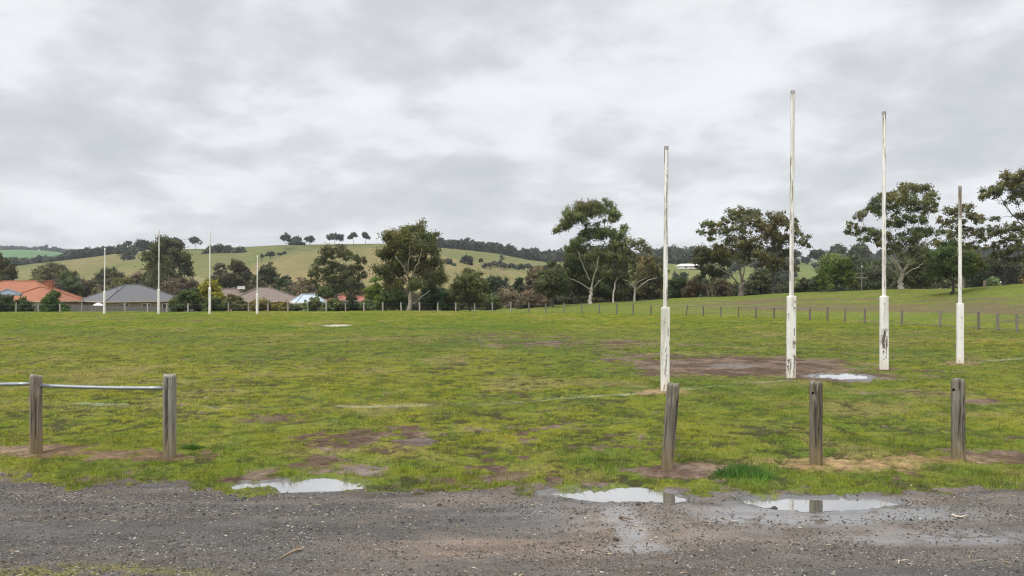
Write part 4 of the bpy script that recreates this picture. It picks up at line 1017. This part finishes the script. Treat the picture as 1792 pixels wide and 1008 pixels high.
hill_tree('broad crown tree on the crest left of the lone umbrella tree', 297, 417, 440, 17, hA, hd, umb=True, Y=472, group='trees along the left crest')
hill_tree('flat topped tree on the crest left of the first far goal post', 212, 428, 446, 10, hA, hd, Y=468, group='trees along the left crest')
hill_tree('dark tree standing low on the slope below the left crest', 224, 440, 458, 9, hA, (.05, .055, .042), Y=400, group='trees along the left crest')
hill_tree('tall umbrella topped tree on the wooded ridge above the green wattle', 1467, 429, 472, 13, hF, (.052, .056, .04), umb=True, Y=330, group='umbrella topped trees on the ridge')
hill_tree('pale umbrella topped tree left of the large spreading gum', 1503, 427, 478, 15, hF, (.068, .066, .046), umb=True, Y=300, group='umbrella topped trees on the ridge')
hill_tree('small flat topped tree on the ridge left of the tall umbrella topped one', 1432, 437, 470, 11, hF, (.052, .056, .04), umb=True, Y=330, group='umbrella topped trees on the ridge')

def wood(label, items, colr, leafk=.0028, cover=1.7, name='wood'):
    """a far-off wood that reads as one mass: crowns on short trunks, one mesh"""
    r = np.random.default_rng(len(items)); Vs = []; Cs = []; Ns = []; m = MB()
    for (X, Y, z, w, h) in items:
        cl = []
        for k in range(4):
            cl.append((np.array((X + r.normal(0, .38) * w, Y + r.normal(0, .38) * w, z + h * r.uniform(.35, .8))), (w * r.uniform(.4, .62), w * .5, h * r.uniform(.2, .32))))
        tint = np.array(colr) * r.lognormal(0, .16) * np.array((r.normal(1, .08), 1, r.normal(1, .08)))
        v, c, nn = clump_leaves(cl, tint, leafk * Y, cover, r); Vs.append(v); Cs.append(c); Ns.append(nn)
        m.tube([(X, Y, z - .5), (X, Y, z + h * .6)], w * .05, 5, colr=(.14, .12, .1))
    V = np.concatenate(Vs); nq = len(V) // 4
    MV = np.concatenate(m.V); Qs = np.concatenate(m.Q) + len(V); Ts = np.concatenate(m.T) + len(V)
    o = mk(name, np.concatenate([V, MV]), [np.arange(len(V)).reshape(-1, 4), Qs, Ts], M_leaf, None, np.concatenate([np.concatenate(Cs), np.concatenate(m.C)]), nrm=np.concatenate([np.concatenate(Ns), np.tile((0, -.7, .7), (len(MV), 1))]))
    tag(o, label, 'wood', kind='stuff')

def strip(tops, hz, Y0, Y1, n, wpx, r, jit=.35):
    """trees whose tops follow the outline of the wood, standing on the hill"""
    out = []
    for i in range(n):
        px = r.uniform(tops[0][0], tops[-1][0]); Y = r.uniform(Y0, Y1); X = (px - CX) / F * Y
        z = float(hz(np.array([X]), np.array([Y]))[0])
        ty = np.interp(px, [t[0] for t in tops], [t[1] for t in tops]) + abs(r.normal(0, 1)) * 3 * jit
        h = H + (HY - ty) / F * Y - z
        h = min(h, r.uniform(20, 26) / F * 480)
        if h < 1.5: continue
        out.append((X, Y, z - .2, max(1.2, wpx * Y / F * r.uniform(.7, 1.2)), h))
    return out
r_ = np.random.default_rng(77)
wood('dark wood running down the crest of the pasture hill right of the central gum', strip([(766, 416), (775, 413), (786, 421), (800, 418), (815, 415), (830, 417), (845, 424), (858, 421), (880, 425), (905, 430), (940, 435), (980, 437), (1010, 441)], hA, 468, 560, 150, 9, r_), (.043, .050, .036))
wood('dark wood behind the left end of the pasture hill', strip([(-60, 458), (0, 452), (14, 449), (30, 450), (50, 452), (70, 449), (95, 450), (110, 444), (125, 437), (150, 430), (162, 434), (185, 431), (205, 430)], hA, 482, 560, 110, 10, r_), (.040, .046, .036))
wood('row of small trees on the skyline of the distant left hill', strip([(-60, 433), (0, 433), (15, 430), (30, 432), (60, 432), (75, 430), (100, 433), (120, 437)], hC, 1120, 1200, 60, 7, r_), (.05, .06, .05))
itm = []
for i in range(620):
    px = r_.uniform(880, 1950); Y = r_.uniform(215, 600); X = (px - CX) / F * Y; z = float(hF(np.array([X]), np.array([Y]))[0])
    py = HY - (z - H) * F / Y
    if (1040 < px < 1265 and 467 < py < 489) or (1385 < px < 1450 and 474 < py < 506) or (900 < px < 990 and py > 463): continue
    if Y < 330 and r_.uniform() < .35: continue
    itm.append((X, Y, z - .2, Y * .0078 * r_.uniform(.7, 1.2), min(Y * .0125 * r_.uniform(.7, 1.25), 8.5 if Y > 400 else 6)))
wood('mixed dark wood covering the low ridge behind the right hand trees', itm, (.043, .050, .034))
itm = []
for i in range(30):
    px = 1500 + i * 11 + r_.uniform(-6, 6); Y = r_.uniform(104, 150); X = (px - CX) / F * Y
    itm.append((X, Y, terr1(X, Y) - .2, Y * .014 * r_.uniform(.8, 1.2), (H + (HY - r_.uniform(438, 470)) / F * Y) - terr1(X, Y)))
wood('shadowy band of scrub filling the gaps behind the right hand gums', itm, (.058, .062, .036))
# undergrowth filling the gully between the trees
itm = []
for i in range(150):
    px = r_.uniform(640, 1500); Y = r_.uniform(98, 150); X = (px - CX) / F * Y; z = terr1(X, Y)
    ty = np.interp(px, [640, 760, 850, 960, 1060, 1200, 1300, 1400, 1500], [505, 508, 512, 500, 486, 488, 486, 484, 478]) + r_.uniform(-2, 16)
    h = H + (HY - ty) / F * Y - z
    if h < .6: continue
    itm.append((X, Y, z - .2, Y * .012 * r_.uniform(.8, 1.4), h))
n3 = len(itm) // 3
wood('brownish undergrowth in the gully between the trees behind the oval', itm[:n3], (.078, .066, .044), name='undergrowth')
wood('dark green undergrowth in the gully between the trees behind the oval', itm[n3:], (.052, .06, .034), name='undergrowth')
itm = []
for i in range(110):
    px = r_.uniform(-60, 700); Y = r_.uniform(132, 190); X = (px - CX) / F * Y; z = terr1(X, Y)
    ty = np.interp(px, [-60, 60, 200, 330, 480, 560, 700], [495, 488, 490, 492, 494, 500, 506]) + r_.uniform(-3, 16)
    itm.append((X, Y, z - .2, Y * .013 * r_.uniform(.8, 1.4), max(1.5, H + (HY - ty) / F * Y - z)))
n3 = len(itm) // 2
wood('grey brown scrub behind the houses below the pasture hill', itm[:n3], (.080, .068, .048), name='undergrowth')
wood('dull green scrub behind the houses below the pasture hill', itm[n3:], (.066, .068, .036), name='undergrowth')
# shelterbelt of young trees below the wood
itm = []
for i in range(26):
    px = 850 + i * 5.2; Y = 335 + r_.uniform(-6, 6) + (px - 850) * .2; X = (px - CX) / F * Y; z = float(hA(np.array([X]), np.array([Y]))[0])
    itm.append((X, Y, z - .1, r_.uniform(.9, 1.4), r_.uniform(2.0, 3.2)))
wood('hedge like row of young trees across the slope below the dark wood', itm, (.045, .056, .038), cover=2.2, name='shelterbelt')

# lush tuft at the foot of the verge
def tuft(label, px, py, wpx, h, n, c):
    r = np.random.default_rng(int(px)); X0, Y0 = gp(px, py); w = wpx / F * Y0
    X = X0 + r.normal(0, w * .5, n); Y = Y0 + r.normal(0, w * .22, n); Z = near_z(X, Y) - .01
    hh = h * r.uniform(.4, 1.2, n) * np.exp(-((X - X0) / w) ** 2); a = r.uniform(0, 2 * np.pi, n); lw = .0045
    b = np.stack([X - X0, Y - Y0, Z], 1); d = np.stack([np.cos(a) * lw, np.sin(a) * lw, 0 * a], 1)
    la = np.stack([(X - X0) / w * .8 + r.normal(0, .35, n), r.normal(0, .35, n), np.ones(n)], 1); la /= np.linalg.norm(la, axis=1)[:, None]
    m_ = b + la * hh[:, None] * .55; t_ = b + la * hh[:, None] + np.stack([la[:, 0], la[:, 1], -.4 * np.ones(n)], 1) * hh[:, None] * .25
    v = np.stack([b - d, b + d, m_ + d * .8, t_, m_ - d * .8], 1).reshape(-1, 3); i = np.arange(n)[:, None] * 5
    C = np.repeat(np.array(c)[None] * r.lognormal(0, .28, n)[:, None], 5, 0)
    o = mk('grass_tuft', v, i + np.array([[0, 1, 2, 3, 4]]), M_blade, None, C); o.location = (X0, Y0, 0)
    tag(o, label, 'grass tuft')
tuft('long dark green grass tuft on the verge between the leaning and the stained post', 1300, 836, 52, .14, 1500, (.062, .135, .03))
tuft('small green grass tuft on the verge right of the left rail fence', 337, 787, 22, .09, 420, (.075, .15, .03))
# ------------------------------------------------------------------ buildings
def tiles_mat(name, c, rows=3.2, var=.3):
    m, nt = newmat(name); p = principled(nt, Roughness=.8)
    tc = N(nt, 'ShaderNodeTexCoord')
    no = N(nt, 'ShaderNodeTexNoise', i_Scale=2.2, i_Detail=7); L(nt, tc, 'Object', no, 'Vector')
    n2 = N(nt, 'ShaderNodeTexNoise', i_Scale=9.0, i_Detail=2); L(nt, tc, 'Object', n2, 'Vector')
    ad = N(nt, 'ShaderNodeMath', operation='ADD'); L(nt, no, 'Fac', ad, 0); L(nt, n2, 'Fac', ad, 1)
    mr = N(nt, 'ShaderNodeMapRange'); mr.inputs['From Min'].default_value = .6; mr.inputs['From Max'].default_value = 1.4; L(nt, ad, 0, mr, 'Value')
    cr = N(nt, 'ShaderNodeMix', data_type='RGBA'); cr.inputs['A'].default_value = (*[k * (1 - var) for k in c], 1); cr.inputs['B'].default_value = (*[k * (1 + var) for k in c], 1)
    L(nt, mr, 'Result', cr, 'Factor'); L(nt, cr, 'Result', p, 'Base Color')
    w = N(nt, 'ShaderNodeTexWave', i_Scale=rows, bands_direction='Z', wave_profile='SAW'); L(nt, tc, 'Object', w, 'Vector')
    b = N(nt, 'ShaderNodeBump', i_Strength=.7); b.inputs['Distance'].default_value = .04; L(nt, w, 'Fac', b, 'Height'); L(nt, b, 'Normal', p, 'Normal')
    return m
R_red = tiles_mat('terracotta_tiles', (.34, .132, .070)); R_grey = tiles_mat('slate_grey_tiles', (.135, .135, .14), var=.12); R_brown = tiles_mat('brown_tiles', (.20, .155, .13), var=.2)
R_blue = flat_mat('pale_blue_roof_sheet', (.50, .57, .63), .5, .08); R_canvas = flat_mat('blue_grey_canvas', (.17, .20, .24), .8, .1)
W_brick = flat_mat('tan_brick', (.34, .22, .13), .9, .3, 3); W_cream = flat_mat('cream_render', (.62, .53, .40), .9, .1); W_white = flat_mat('white_wall', (.74, .72, .68), .8, .06); W_orange = flat_mat('orange_wall', (.52, .27, .10), .8, .15)
M_glass = flat_mat('window_glass', (.05, .055, .06), .12, .1, spec=.6); M_trim = flat_mat('cream_trim', (.52, .45, .34), .6, .08); M_red2 = flat_mat('faded_red_roof', (.36, .13, .10), .8, .25, 2)
M_pal = flat_mat('grey_palings', (.135, .125, .115), .95, .35, 8); M_white = flat_mat('white_sheet', (.78, .78, .77), .6, .05)

def hip(mb_name, mat, parent, Lx, Ly, ze, zr, ov, off=(0, 0), ridge=None):
    a = Lx / 2 + ov; b = Ly / 2 + ov; rl = (ridge if ridge is not None else max(.2, Lx - Ly)) / 2
    ox, oy = off; t = .12
    V = [(-a, -b, ze), (a, -b, ze), (a, b, ze), (-a, b, ze), (-rl, 0, zr), (rl, 0, zr), (-a, -b, ze - t), (a, -b, ze - t), (a, b, ze - t), (-a, b, ze - t)]
    V = [(x + ox, y + oy, z) for x, y, z in V]
    m = MB(); m.add(V, tris=[(1, 2, 5), (3, 0, 4)], quads=[(0, 1, 5, 4), (2, 3, 4, 5), (0, 6, 7, 1), (1, 7, 8, 2), (2, 8, 9, 3), (3, 9, 6, 0), (6, 9, 8, 7)])
    # ridge and hip capping
    for p, q in [(4, 5), (0, 4), (3, 4), (1, 5), (2, 5)]:
        m.tube([np.array(V[p]) + (0, 0, .02), np.array(V[q]) + (0, 0, .05)], .09, 6)
    return m.build(mb_name, mat, parent)
def gutter(parent, Lx, Ly, ze, ov, off=(0, 0)):
    a = Lx / 2 + ov + .05; b = Ly / 2 + ov + .05; m = MB()
    for (c, d) in [((0, -b, ze - .07), (2 * a, .09, .15)), ((0, b, ze - .07), (2 * a, .09, .15)), ((-a, 0, ze - .07), (.09, 2 * b - .2, .15)), ((a, 0, ze - .07), (.09, 2 * b - .2, .15))]:
        m.box((c[0] + off[0], c[1] + off[1], c[2]), d)
    m.build('gutter', M_trim, parent)
def walls(parent, Lx, Ly, z1, mat, off=(0, 0), z0=0):
    m = MB(); m.box((off[0], off[1], (z0 + z1) / 2), (Lx, Ly, z1 - z0)); return m.build('wall', mat, parent)
def window(parent, c, w, h, face=0):
    """framed window on the front (face 0) or left (face 1) wall"""
    d = .07
    sz = (lambda x, z, t: (x, t, z)) if face == 0 else (lambda x, z, t: (t, x, z))
    m = MB(); cx, cy, cz = c
    for sx in (-1, 1):
        o = (cx + sx * (w / 2 + .04), cy, cz) if face == 0 else (cx, cy + sx * (w / 2 + .04), cz); m.box(o, sz(.08, h + .16, d))
    for s2 in (-1, 1): m.box((cx, cy, cz + s2 * (h / 2 + .04)), sz(w, .08, d))
    m.box((cx, cy, cz), sz(.05, h, d * .9))
    f = m.build('window', M_white, parent); g = MB(); g.box((cx, cy + (.01 if face == 0 else 0), cz), sz(w, h, .03)); g.build('pane', M_glass, f)

def house(name, label, px, Y, rz, Lx, Ly, ze, zr, roof, wall, ov=.5, ridge=None, zg=-3.0, wins=()):
    X = (px - CX) / F * Y
    zg = min(terr1(X, Y), zg) if zg is not None else terr1(X, Y)
    root = thing(name, (X, Y, zg), label, 'house', None, rz)
    walls(root, Lx, Ly, ze - zg - .02, wall); hip('roof', roof, root, Lx, Ly, ze - zg, zr - zg, ov, ridge=ridge); gutter(root, Lx, Ly, ze - zg, ov)
    for (u, w, h, f) in wins:
        zc = ze - zg - .45 - h / 2
        if f == 0: window(root, (u * Lx, -Ly / 2 - .03, zc), w, h, 0)
        else: window(root, (-Lx / 2 - .03, u * Ly, zc), w, h, 1)
    return root, zg

def zpix(py, Y): return H + (HY - py) / F * Y
# red tiled house with a front wing
h1, zg = house('brick_house', 'brick house with orange red tiled roof and chimney at the left edge', 34, 128, R(3), 14.5, 9.5, zpix(524.5, 123), zpix(492, 128), R_red, W_brick, wins=[(-.2, 1.6, 1.2, 0)])
wz = zpix(527.5, 116) - zg
m = walls(h1, 8.0, 6.0, wz - .02, W_brick, off=(7.2, -7.2)); hip('roof', R_red, h1, 8.0, 6.0, wz, zpix(503.5, 118) - zg, .5, off=(7.2, -7.2), ridge=1.0); gutter(h1, 8.0, 6.0, wz, .5, off=(7.2, -7.2))
window(h1, (8.5, -10.23, wz - 1.0), 1.5, 1.1); window(h1, (10.4, -10.23, wz - 1.0), .8, 1.1)
ch = MB(); ch.box((4.1, 1.0, zpix(496, 128) - zg - .2), (1.25, .8, 1.3)); ch.box((4.1, 1.0, zpix(491.5, 128) - zg), (1.4, .95, .14)); ch.box((4.1, 1.0, zpix(493.2, 128) - zg), (1.33, .88, .1)); ch.build('chimney', R_red, h1)
# grey roofed house seen on its corner
h2, zg = house('brick_house', 'brick house with dark grey hipped roof behind the paling fence', 232, 128, R(48), 11.5, 10.0, zpix(527.5, 121), zpix(498.5, 128), R_grey, W_brick, ridge=2.2, ov=.6, wins=[(-.3, 1.5, 1.2, 0), (0, 1.2, 1.2, 0), (.3, 1.7, 1.2, 0), (-.2, 1.4, 1.2, 1), (.25, 1.2, 1.2, 1)])
v = MB(); zr = zpix(498.5, 128) - zg
v.tube([(-3.0, -1.6, zr - 1.2), (-3.0, -1.6, zr - .55)], .09, 8); v.build('roof_vent', M_wire, h2); v = MB(); v.tube([(-4.6, -.6, zr - 2.0), (-4.6, -.6, zr - 1.3)], .1, 8); v.build('roof_vent', M_wire, h2)
# brown roofed house
h3, zg = house('brick_house', 'brick house with brown tiled roof behind the fourth far post', 462, 116, R(24), 9.6, 8.2, zpix(527.5, 110), zpix(503.5, 116), R_brown, W_brick, ov=.55, wins=[(.2, 1.5, 1.1, 0), (-.15, 1.2, 1.1, 0)])
wz = zpix(526, 112) - zg
walls(h3, 5.6, 5.6, wz - .02, W_brick, off=(-5.0, 2.6)); hip('roof', R_brown, h3, 5.6, 5.6, wz, zpix(506, 117) - zg, .5, off=(-5.0, 2.6), ridge=3.4)
u = MB(); u.box((-3.0, 1.6, zpix(503.6, 117) - zg), (.95, .8, .34)); u.box((-3.0, 1.6, zpix(503.6, 117) - zg + .215), (1.05, .9, .07)); u.build('rooftop_cooler', M_white, h3)
house('metal_roofed_house', 'low house with pale blue metal roof right of the brown roof', 540, 108, R(26), 3.5, 3.2, zpix(530, 105), zpix(515.5, 108), R_blue, W_cream, ov=.35, ridge=1.6, wins=[(.1, .9, .8, 0)])
house('weatherboard_cottage', 'small red roofed cottage half hidden by shrubs', 594, 112, R(26), 3.6, 3.0, zpix(525, 109), zpix(517.5, 112), M_red2, W_white, ov=.3, wins=[(-.1, .9, .8, 0)])
house('weatherboard_cottage', 'cream cottage behind the sage green shrub', 634, 114, R(20), 3.2, 3.0, zpix(527, 111), zpix(519, 114), M_red2, W_cream, ov=.3, wins=[(.1, .9, .8, 0)])

# canvas gazebo before the red roof
X, Y = (14 - CX) / F * 104, 104
gz = thing('gazebo', (X, Y, terr1(X, Y)), 'blue grey canvas gazebo in front of the red roof at the left edge', 'gazebo', None, R(30))
zt = zpix(507, Y) - terr1(X, Y); ze = zpix(515.5, Y) - terr1(X, Y)
hip('canopy', R_canvas, gz, 2.9, 2.9, ze, zt, .1, ridge=.1)
for sx in (-1, 1):
    for sy in (-1, 1):
        b = MB(); b.tube([(sx * 1.4, sy * 1.4, 0), (sx * 1.4, sy * 1.4, ze - .1)], .04, 8); b.build('leg', M_wire, gz)

# paling fence behind the boundary
def palings():
    root = thing('paling_fence', ((180 - CX) / F * 88, 88, 0), 'grey timber paling fence below the brick houses', 'fence')
    m = MB(); rl = MB(); ps = []
    rr = random.Random(3); x0 = (30 - CX) / F * 88; x1 = (352 - CX) / F * 88; O = np.array(root.location)
    x = x0; i = 0
    while x < x1:
        px = CX + F * x / 88; zt = zpix(np.interp(px, [30, 100, 260, 300, 352], [533, 534, 535.5, 539, 541]), 88); zb = terr1(x, 88) - .1
        h = zt - zb + rr.uniform(-.03, .03)
        m.box((x - O[0], 0 + (i % 2) * .02, zb + h / 2), (.135, .022, h)); x += .142; i += 1
        if i % 17 == 0: ps.append((x, zb, zt))
    m.build('palings', M_pal, root)
    for (a, b) in [(.3, 0), (.85, 0)]:
        r2 = MB(); n = 12
        for k in range(n):
            xa = x0 + (x1 - x0) * (k + .5) / n; px = CX + F * xa / 88; zt = zpix(np.interp(px, [30, 100, 260, 300, 352], [533, 534, 535.5, 539, 541]), 88); zb = terr1(xa, 88)
            r2.box((xa - O[0], .075, zb + (zt - zb) * a), ((x1 - x0) / n - .005, .05, .09))
        r2.build('rail', M_pal, root)
    for (xx, zb, zt) in ps:
        r2 = MB(); r2.box((xx - O[0], .16, (zb + zt) / 2 - .03), (.11, .09, zt - zb)); r2.build('post', M_pal, root)
palings()
# white tarpaulin-covered mound behind the fence
X, Y = (172 - CX) / F * 96, 96; zb = terr1(X, Y)
nu, nv = 28, 8; V = []; hgt = zpix(529.5, 96) - zb
for i in range(nv):
    for j in range(nu):
        u = i / (nv - 1); a = j / nu * 2 * math.pi; k = math.cos(u * math.pi / 2) ** .55 * (1 + .08 * math.sin(a * 5 + 1)); V.append((1.0 * k * math.cos(a), .8 * k * math.sin(a), hgt * u ** .9))
q = [(i * nu + j, i * nu + (j + 1) % nu, (i + 1) * nu + (j + 1) % nu, (i + 1) * nu + j) for i in range(nv - 1) for j in range(nu)]
o = mk('tarpaulin', np.array(V), np.array(q), M_white, None, None, True); o.location = (X, Y, zb); tag(o, 'white tarpaulin covered heap behind the paling fence between the houses', 'tarpaulin')

# farm sheds on the slope
def shed(name, label, px, py, Y, hz, w, d, hw_, hr, wm, rm, rz=.3):
    X = (px - CX) / F * Y; z = float(hz(np.array([X]), np.array([Y]))[0]) - .3
    z = min(z, zpix(py, Y))
    root = thing(name, (X, Y, z), label, 'farm building', None, rz)
    walls(root, w, d, hw_, wm); hip('roof', rm, root, w, d, hw_ + .02, hr, .3, ridge=w * .8)
    window(root, (-w * .25, -d / 2 - .03, hw_ * .55), w * .14, hw_ * .4); window(root, (w * .22, -d / 2 - .03, hw_ * .55), w * .14, hw_ * .4)
    b = MB(); b.box((0, -d / 2 - .03, hw_ * .4), (w * .12, .06, hw_ * .8)); b.build('door', M_trim, root)
shed('farm_shed', 'orange farm shed on the slope right of the central gum', 815, 477, 290, hA, 6.5, 3.5, 2.2, 3.0, W_orange, W_orange)
shed('farmhouse', 'pale farmhouse beside the orange shed on the slope', 834, 474, 296, hA, 5.0, 3.5, 2.2, 3.2, W_cream, W_white)
shed('farm_shed', 'tiny white shed left of the orange shed', 795, 482, 280, hA, 2.4, 2.0, 1.6, 2.2, W_white, W_white)
Yw = ray_hit(hF, 1205, 470) or 380
shed('farmhouse', 'long white farm building on the ridge right of the first behind post', 1205, 470, Yw, hF, Yw / F * 36, 6, Yw / F * 5.5, Yw / F * 9, W_white, W_white, .1)

# power pole, stump and marker posts on the bank
def bank_thing(px, Y): X = (px - CX) / F * Y; return X, Y, terr1(X, Y)
X, Y, z = bank_thing(1508, 80)
pp = thing('power_pole', (X, Y, z), 'thin power pole with crossarm left of the third goal post', 'pole')
b = MB(); b.tube([(0, 0, -.3), (0, 0, zpix(458, Y) - z)], [.05, .035], 8, colr=(.22, .205, .185)); b.build('pole', M_bark, pp)
b = MB(); b.box((0, -.06, zpix(486, Y) - z), (1.15, .07, .08), colr=(.24, .22, .19)); b.build('crossarm', M_bark, pp)
b = MB(); b.tube([(0, -.05, zpix(468, Y) - z), (0, -.05, zpix(465, Y) - z)], .13, 8, colr=(.4, .4, .4)); b.build('insulator', M_paint, pp)
b = MB(); b.box((0, -.05, zpix(478, Y) - z), (.5, .06, .07), colr=(.24, .22, .19)); b.build('crossarm', M_bark, pp)
X, Y, z = bank_thing(1723, 64)
b = MB(); b.tube([(0, 0, -.1), (0, 0, .12), (.01, 0, .42), (.0, 0, .50)], [.15, .12, .10, .07], 10, colr=(.24, .185, .14)); o = b.build('tree_stump', M_bark, None, True); o.location = (X, Y, z); tag(o, 'short grey tree stump on the bank near the black trunked gum', 'stump')
X, Y, z = bank_thing(1751, 84)
b = MB(); b.tube([(0, 0, -.1), (0, 0, zpix(492.5, Y) - z), (0, 0, zpix(492, Y) - z)], [.07, .07, .03], 10, colr=(.75, .75, .73)); o = b.build('marker_post', M_paint); o.location = (X, Y, z); tag(o, 'small white marker post left of the black trunk at right', 'post')

# ------------------------------------------------------------------ sky, sun, camera
SUN_EL, SUN_AZ = R(52), R(215)      # azimuth clockwise from +Y: behind the camera, to the left
w = bpy.data.worlds.new('World'); scene.world = w; w.use_nodes = True; nt = w.node_tree; nt.nodes.clear()
out = N(nt, 'ShaderNodeOutputWorld'); bg = N(nt, 'ShaderNodeBackground'); bg.inputs['Strength'].default_value = .1; L(nt, bg, 0, out, 'Surface')
sky = N(nt, 'ShaderNodeTexSky', sky_type='NISHITA', sun_disc=False); sky.sun_elevation = SUN_EL; sky.sun_rotation = SUN_AZ
tc = N(nt, 'ShaderNodeTexCoord'); sp = N(nt, 'ShaderNodeSeparateXYZ'); L(nt, tc, 'Generated', sp, 0)
def Mth(op, a, b=None, c=None):
    n = N(nt, 'ShaderNodeMath', operation=op)
    for i, v in enumerate((a, b, c)):
        if v is None: continue
        if isinstance(v, (int, float)): n.inputs[i].default_value = v
        else: L(nt, v[0], v[1], n, i)
    return (n, 0)
zc = Mth('MAXIMUM', (sp, 'Z'), 0.0); den = Mth('ADD', zc, .28)
u = Mth('DIVIDE', (sp, 'X'), den); v = Mth('DIVIDE', (sp, 'Y'), den)
cm = N(nt, 'ShaderNodeCombineXYZ'); L(nt, *u, cm, 0); L(nt, *v, cm, 1)
mp = N(nt, 'ShaderNodeMapping'); mp.inputs['Scale'].default_value = (1.0, 1.0, 1); mp.inputs['Location'].default_value = (3.3, 1.7, 0); mp.inputs['Rotation'].default_value = (0, 0, .12); L(nt, cm, 0, mp, 0)
n1 = N(nt, 'ShaderNodeTexNoise', i_Scale=1.55, i_Detail=8, i_Roughness=.52, i_Distortion=.25); L(nt, mp, 0, n1, 'Vector')
n2 = N(nt, 'ShaderNodeTexNoise', i_Scale=4.3, i_Detail=6, i_Roughness=.55, i_Distortion=.2); L(nt, mp, 0, n2, 'Vector')
cl = Mth('ADD', Mth('MULTIPLY', (n1, 'Fac'), .60), Mth('MULTIPLY', (n2, 'Fac'), .40))
rp = N(nt, 'ShaderNodeValToRGB'); L(nt, *cl, rp, 0)
e = rp.color_ramp.elements
e[0].position = .38; e[0].color = (.49, .503, .53, 1); e[1].position = .62; e[1].color = (.755, .768, .785, 1)
for p, c in [(.45, (.545, .556, .576)), (.50, (.615, .625, .645)), (.55, (.705, .715, .73))]:
    x = rp.color_ramp.elements.new(p); x.color = (*c, 1)
# overcast skies brighten towards the zenith
zg_ = N(nt, 'ShaderNodeMapRange', interpolation_type='SMOOTHSTEP'); zg_.inputs['From Min'].default_value = .36; zg_.inputs['From Max'].default_value = .95; zg_.inputs['To Min'].default_value = 10.0; zg_.inputs['To Max'].default_value = 22.0
L(nt, sp, 'Z', zg_, 'Value')
vm = N(nt, 'ShaderNodeVectorMath', operation='SCALE'); hl = N(nt, 'ShaderNodeMapRange', interpolation_type='SMOOTHSTEP'); hl.inputs['From Max'].default_value = .16; hl.inputs['To Min'].default_value = 1.12; hl.inputs['To Max'].default_value = 1.0; L(nt, sp, 'Z', hl, 'Value')
L(nt, rp, 'Color', vm, 0); L(nt, *Mth('MULTIPLY', (zg_, 'Result'), (hl, 'Result')), vm, 'Scale')
mx = N(nt, 'ShaderNodeMix', data_type='RGBA'); mx.inputs['Factor'].default_value = .93; L(nt, sky, 'Color', mx, 'A'); L(nt, vm, 0, mx, 'B'); L(nt, mx, 'Result', bg, 'Color')

sl = bpy.data.lights.new('sun', 'SUN'); sl.energy = 1.8; sl.angle = R(14); sl.color = (1, .955, .89)
so = bpy.data.objects.new('sun', sl); col.objects.link(so)
dvec = Vector((math.sin(SUN_AZ) * math.cos(SUN_EL), math.cos(SUN_AZ) * math.cos(SUN_EL), math.sin(SUN_EL)))
so.rotation_euler = dvec.to_track_quat('Z', 'Y').to_euler(); so.location = (-30, -30, 60)

cam = bpy.data.cameras.new('camera'); cam.sensor_width = 36; cam.lens = 36 * F / 1792; cam.shift_y = -(504 - HY) / 1792; cam.clip_end = 6000; cam.clip_start = .05
co = bpy.data.objects.new('camera', cam); col.objects.link(co); co.location = (0, 0, H); co.rotation_euler = (R(90), 0, 0); scene.camera = co
scene.view_settings.view_transform = 'Standard'; scene.view_settings.look = 'None'; scene.view_settings.exposure = 0.36; scene.view_settings.gamma = 1.0
scene.cycles.max_bounces = 6; scene.cycles.diffuse_bounces = 3; scene.cycles.glossy_bounces = 3; scene.cycles.transmission_bounces = 3; scene.cycles.transparent_max_bounces = 4

# thin air between here and the far hills
hz_ = MB(); hz_.box((0, 980, 60), (5200, 2400, 135)); M_haze, nt = newmat('haze')
vo = N(nt, 'ShaderNodeVolumePrincipled'); vo.inputs['Color'].default_value = (.80, .86, .93, 1); vo.inputs['Density'].default_value = .00024; vo.inputs['Anisotropy'].default_value = .0
ov = N(nt, 'ShaderNodeOutputMaterial'); L(nt, vo, 'Volume', ov, 'Volume')
hz_ = hz_.build('haze', M_haze); tag(hz_, 'thin pale haze lying over the valley and hills', 'haze', kind='stuff')
scene.cycles.volume_bounces = 0
scene.cycles.use_denoising = True
scene.cycles.filter_width = 1.15
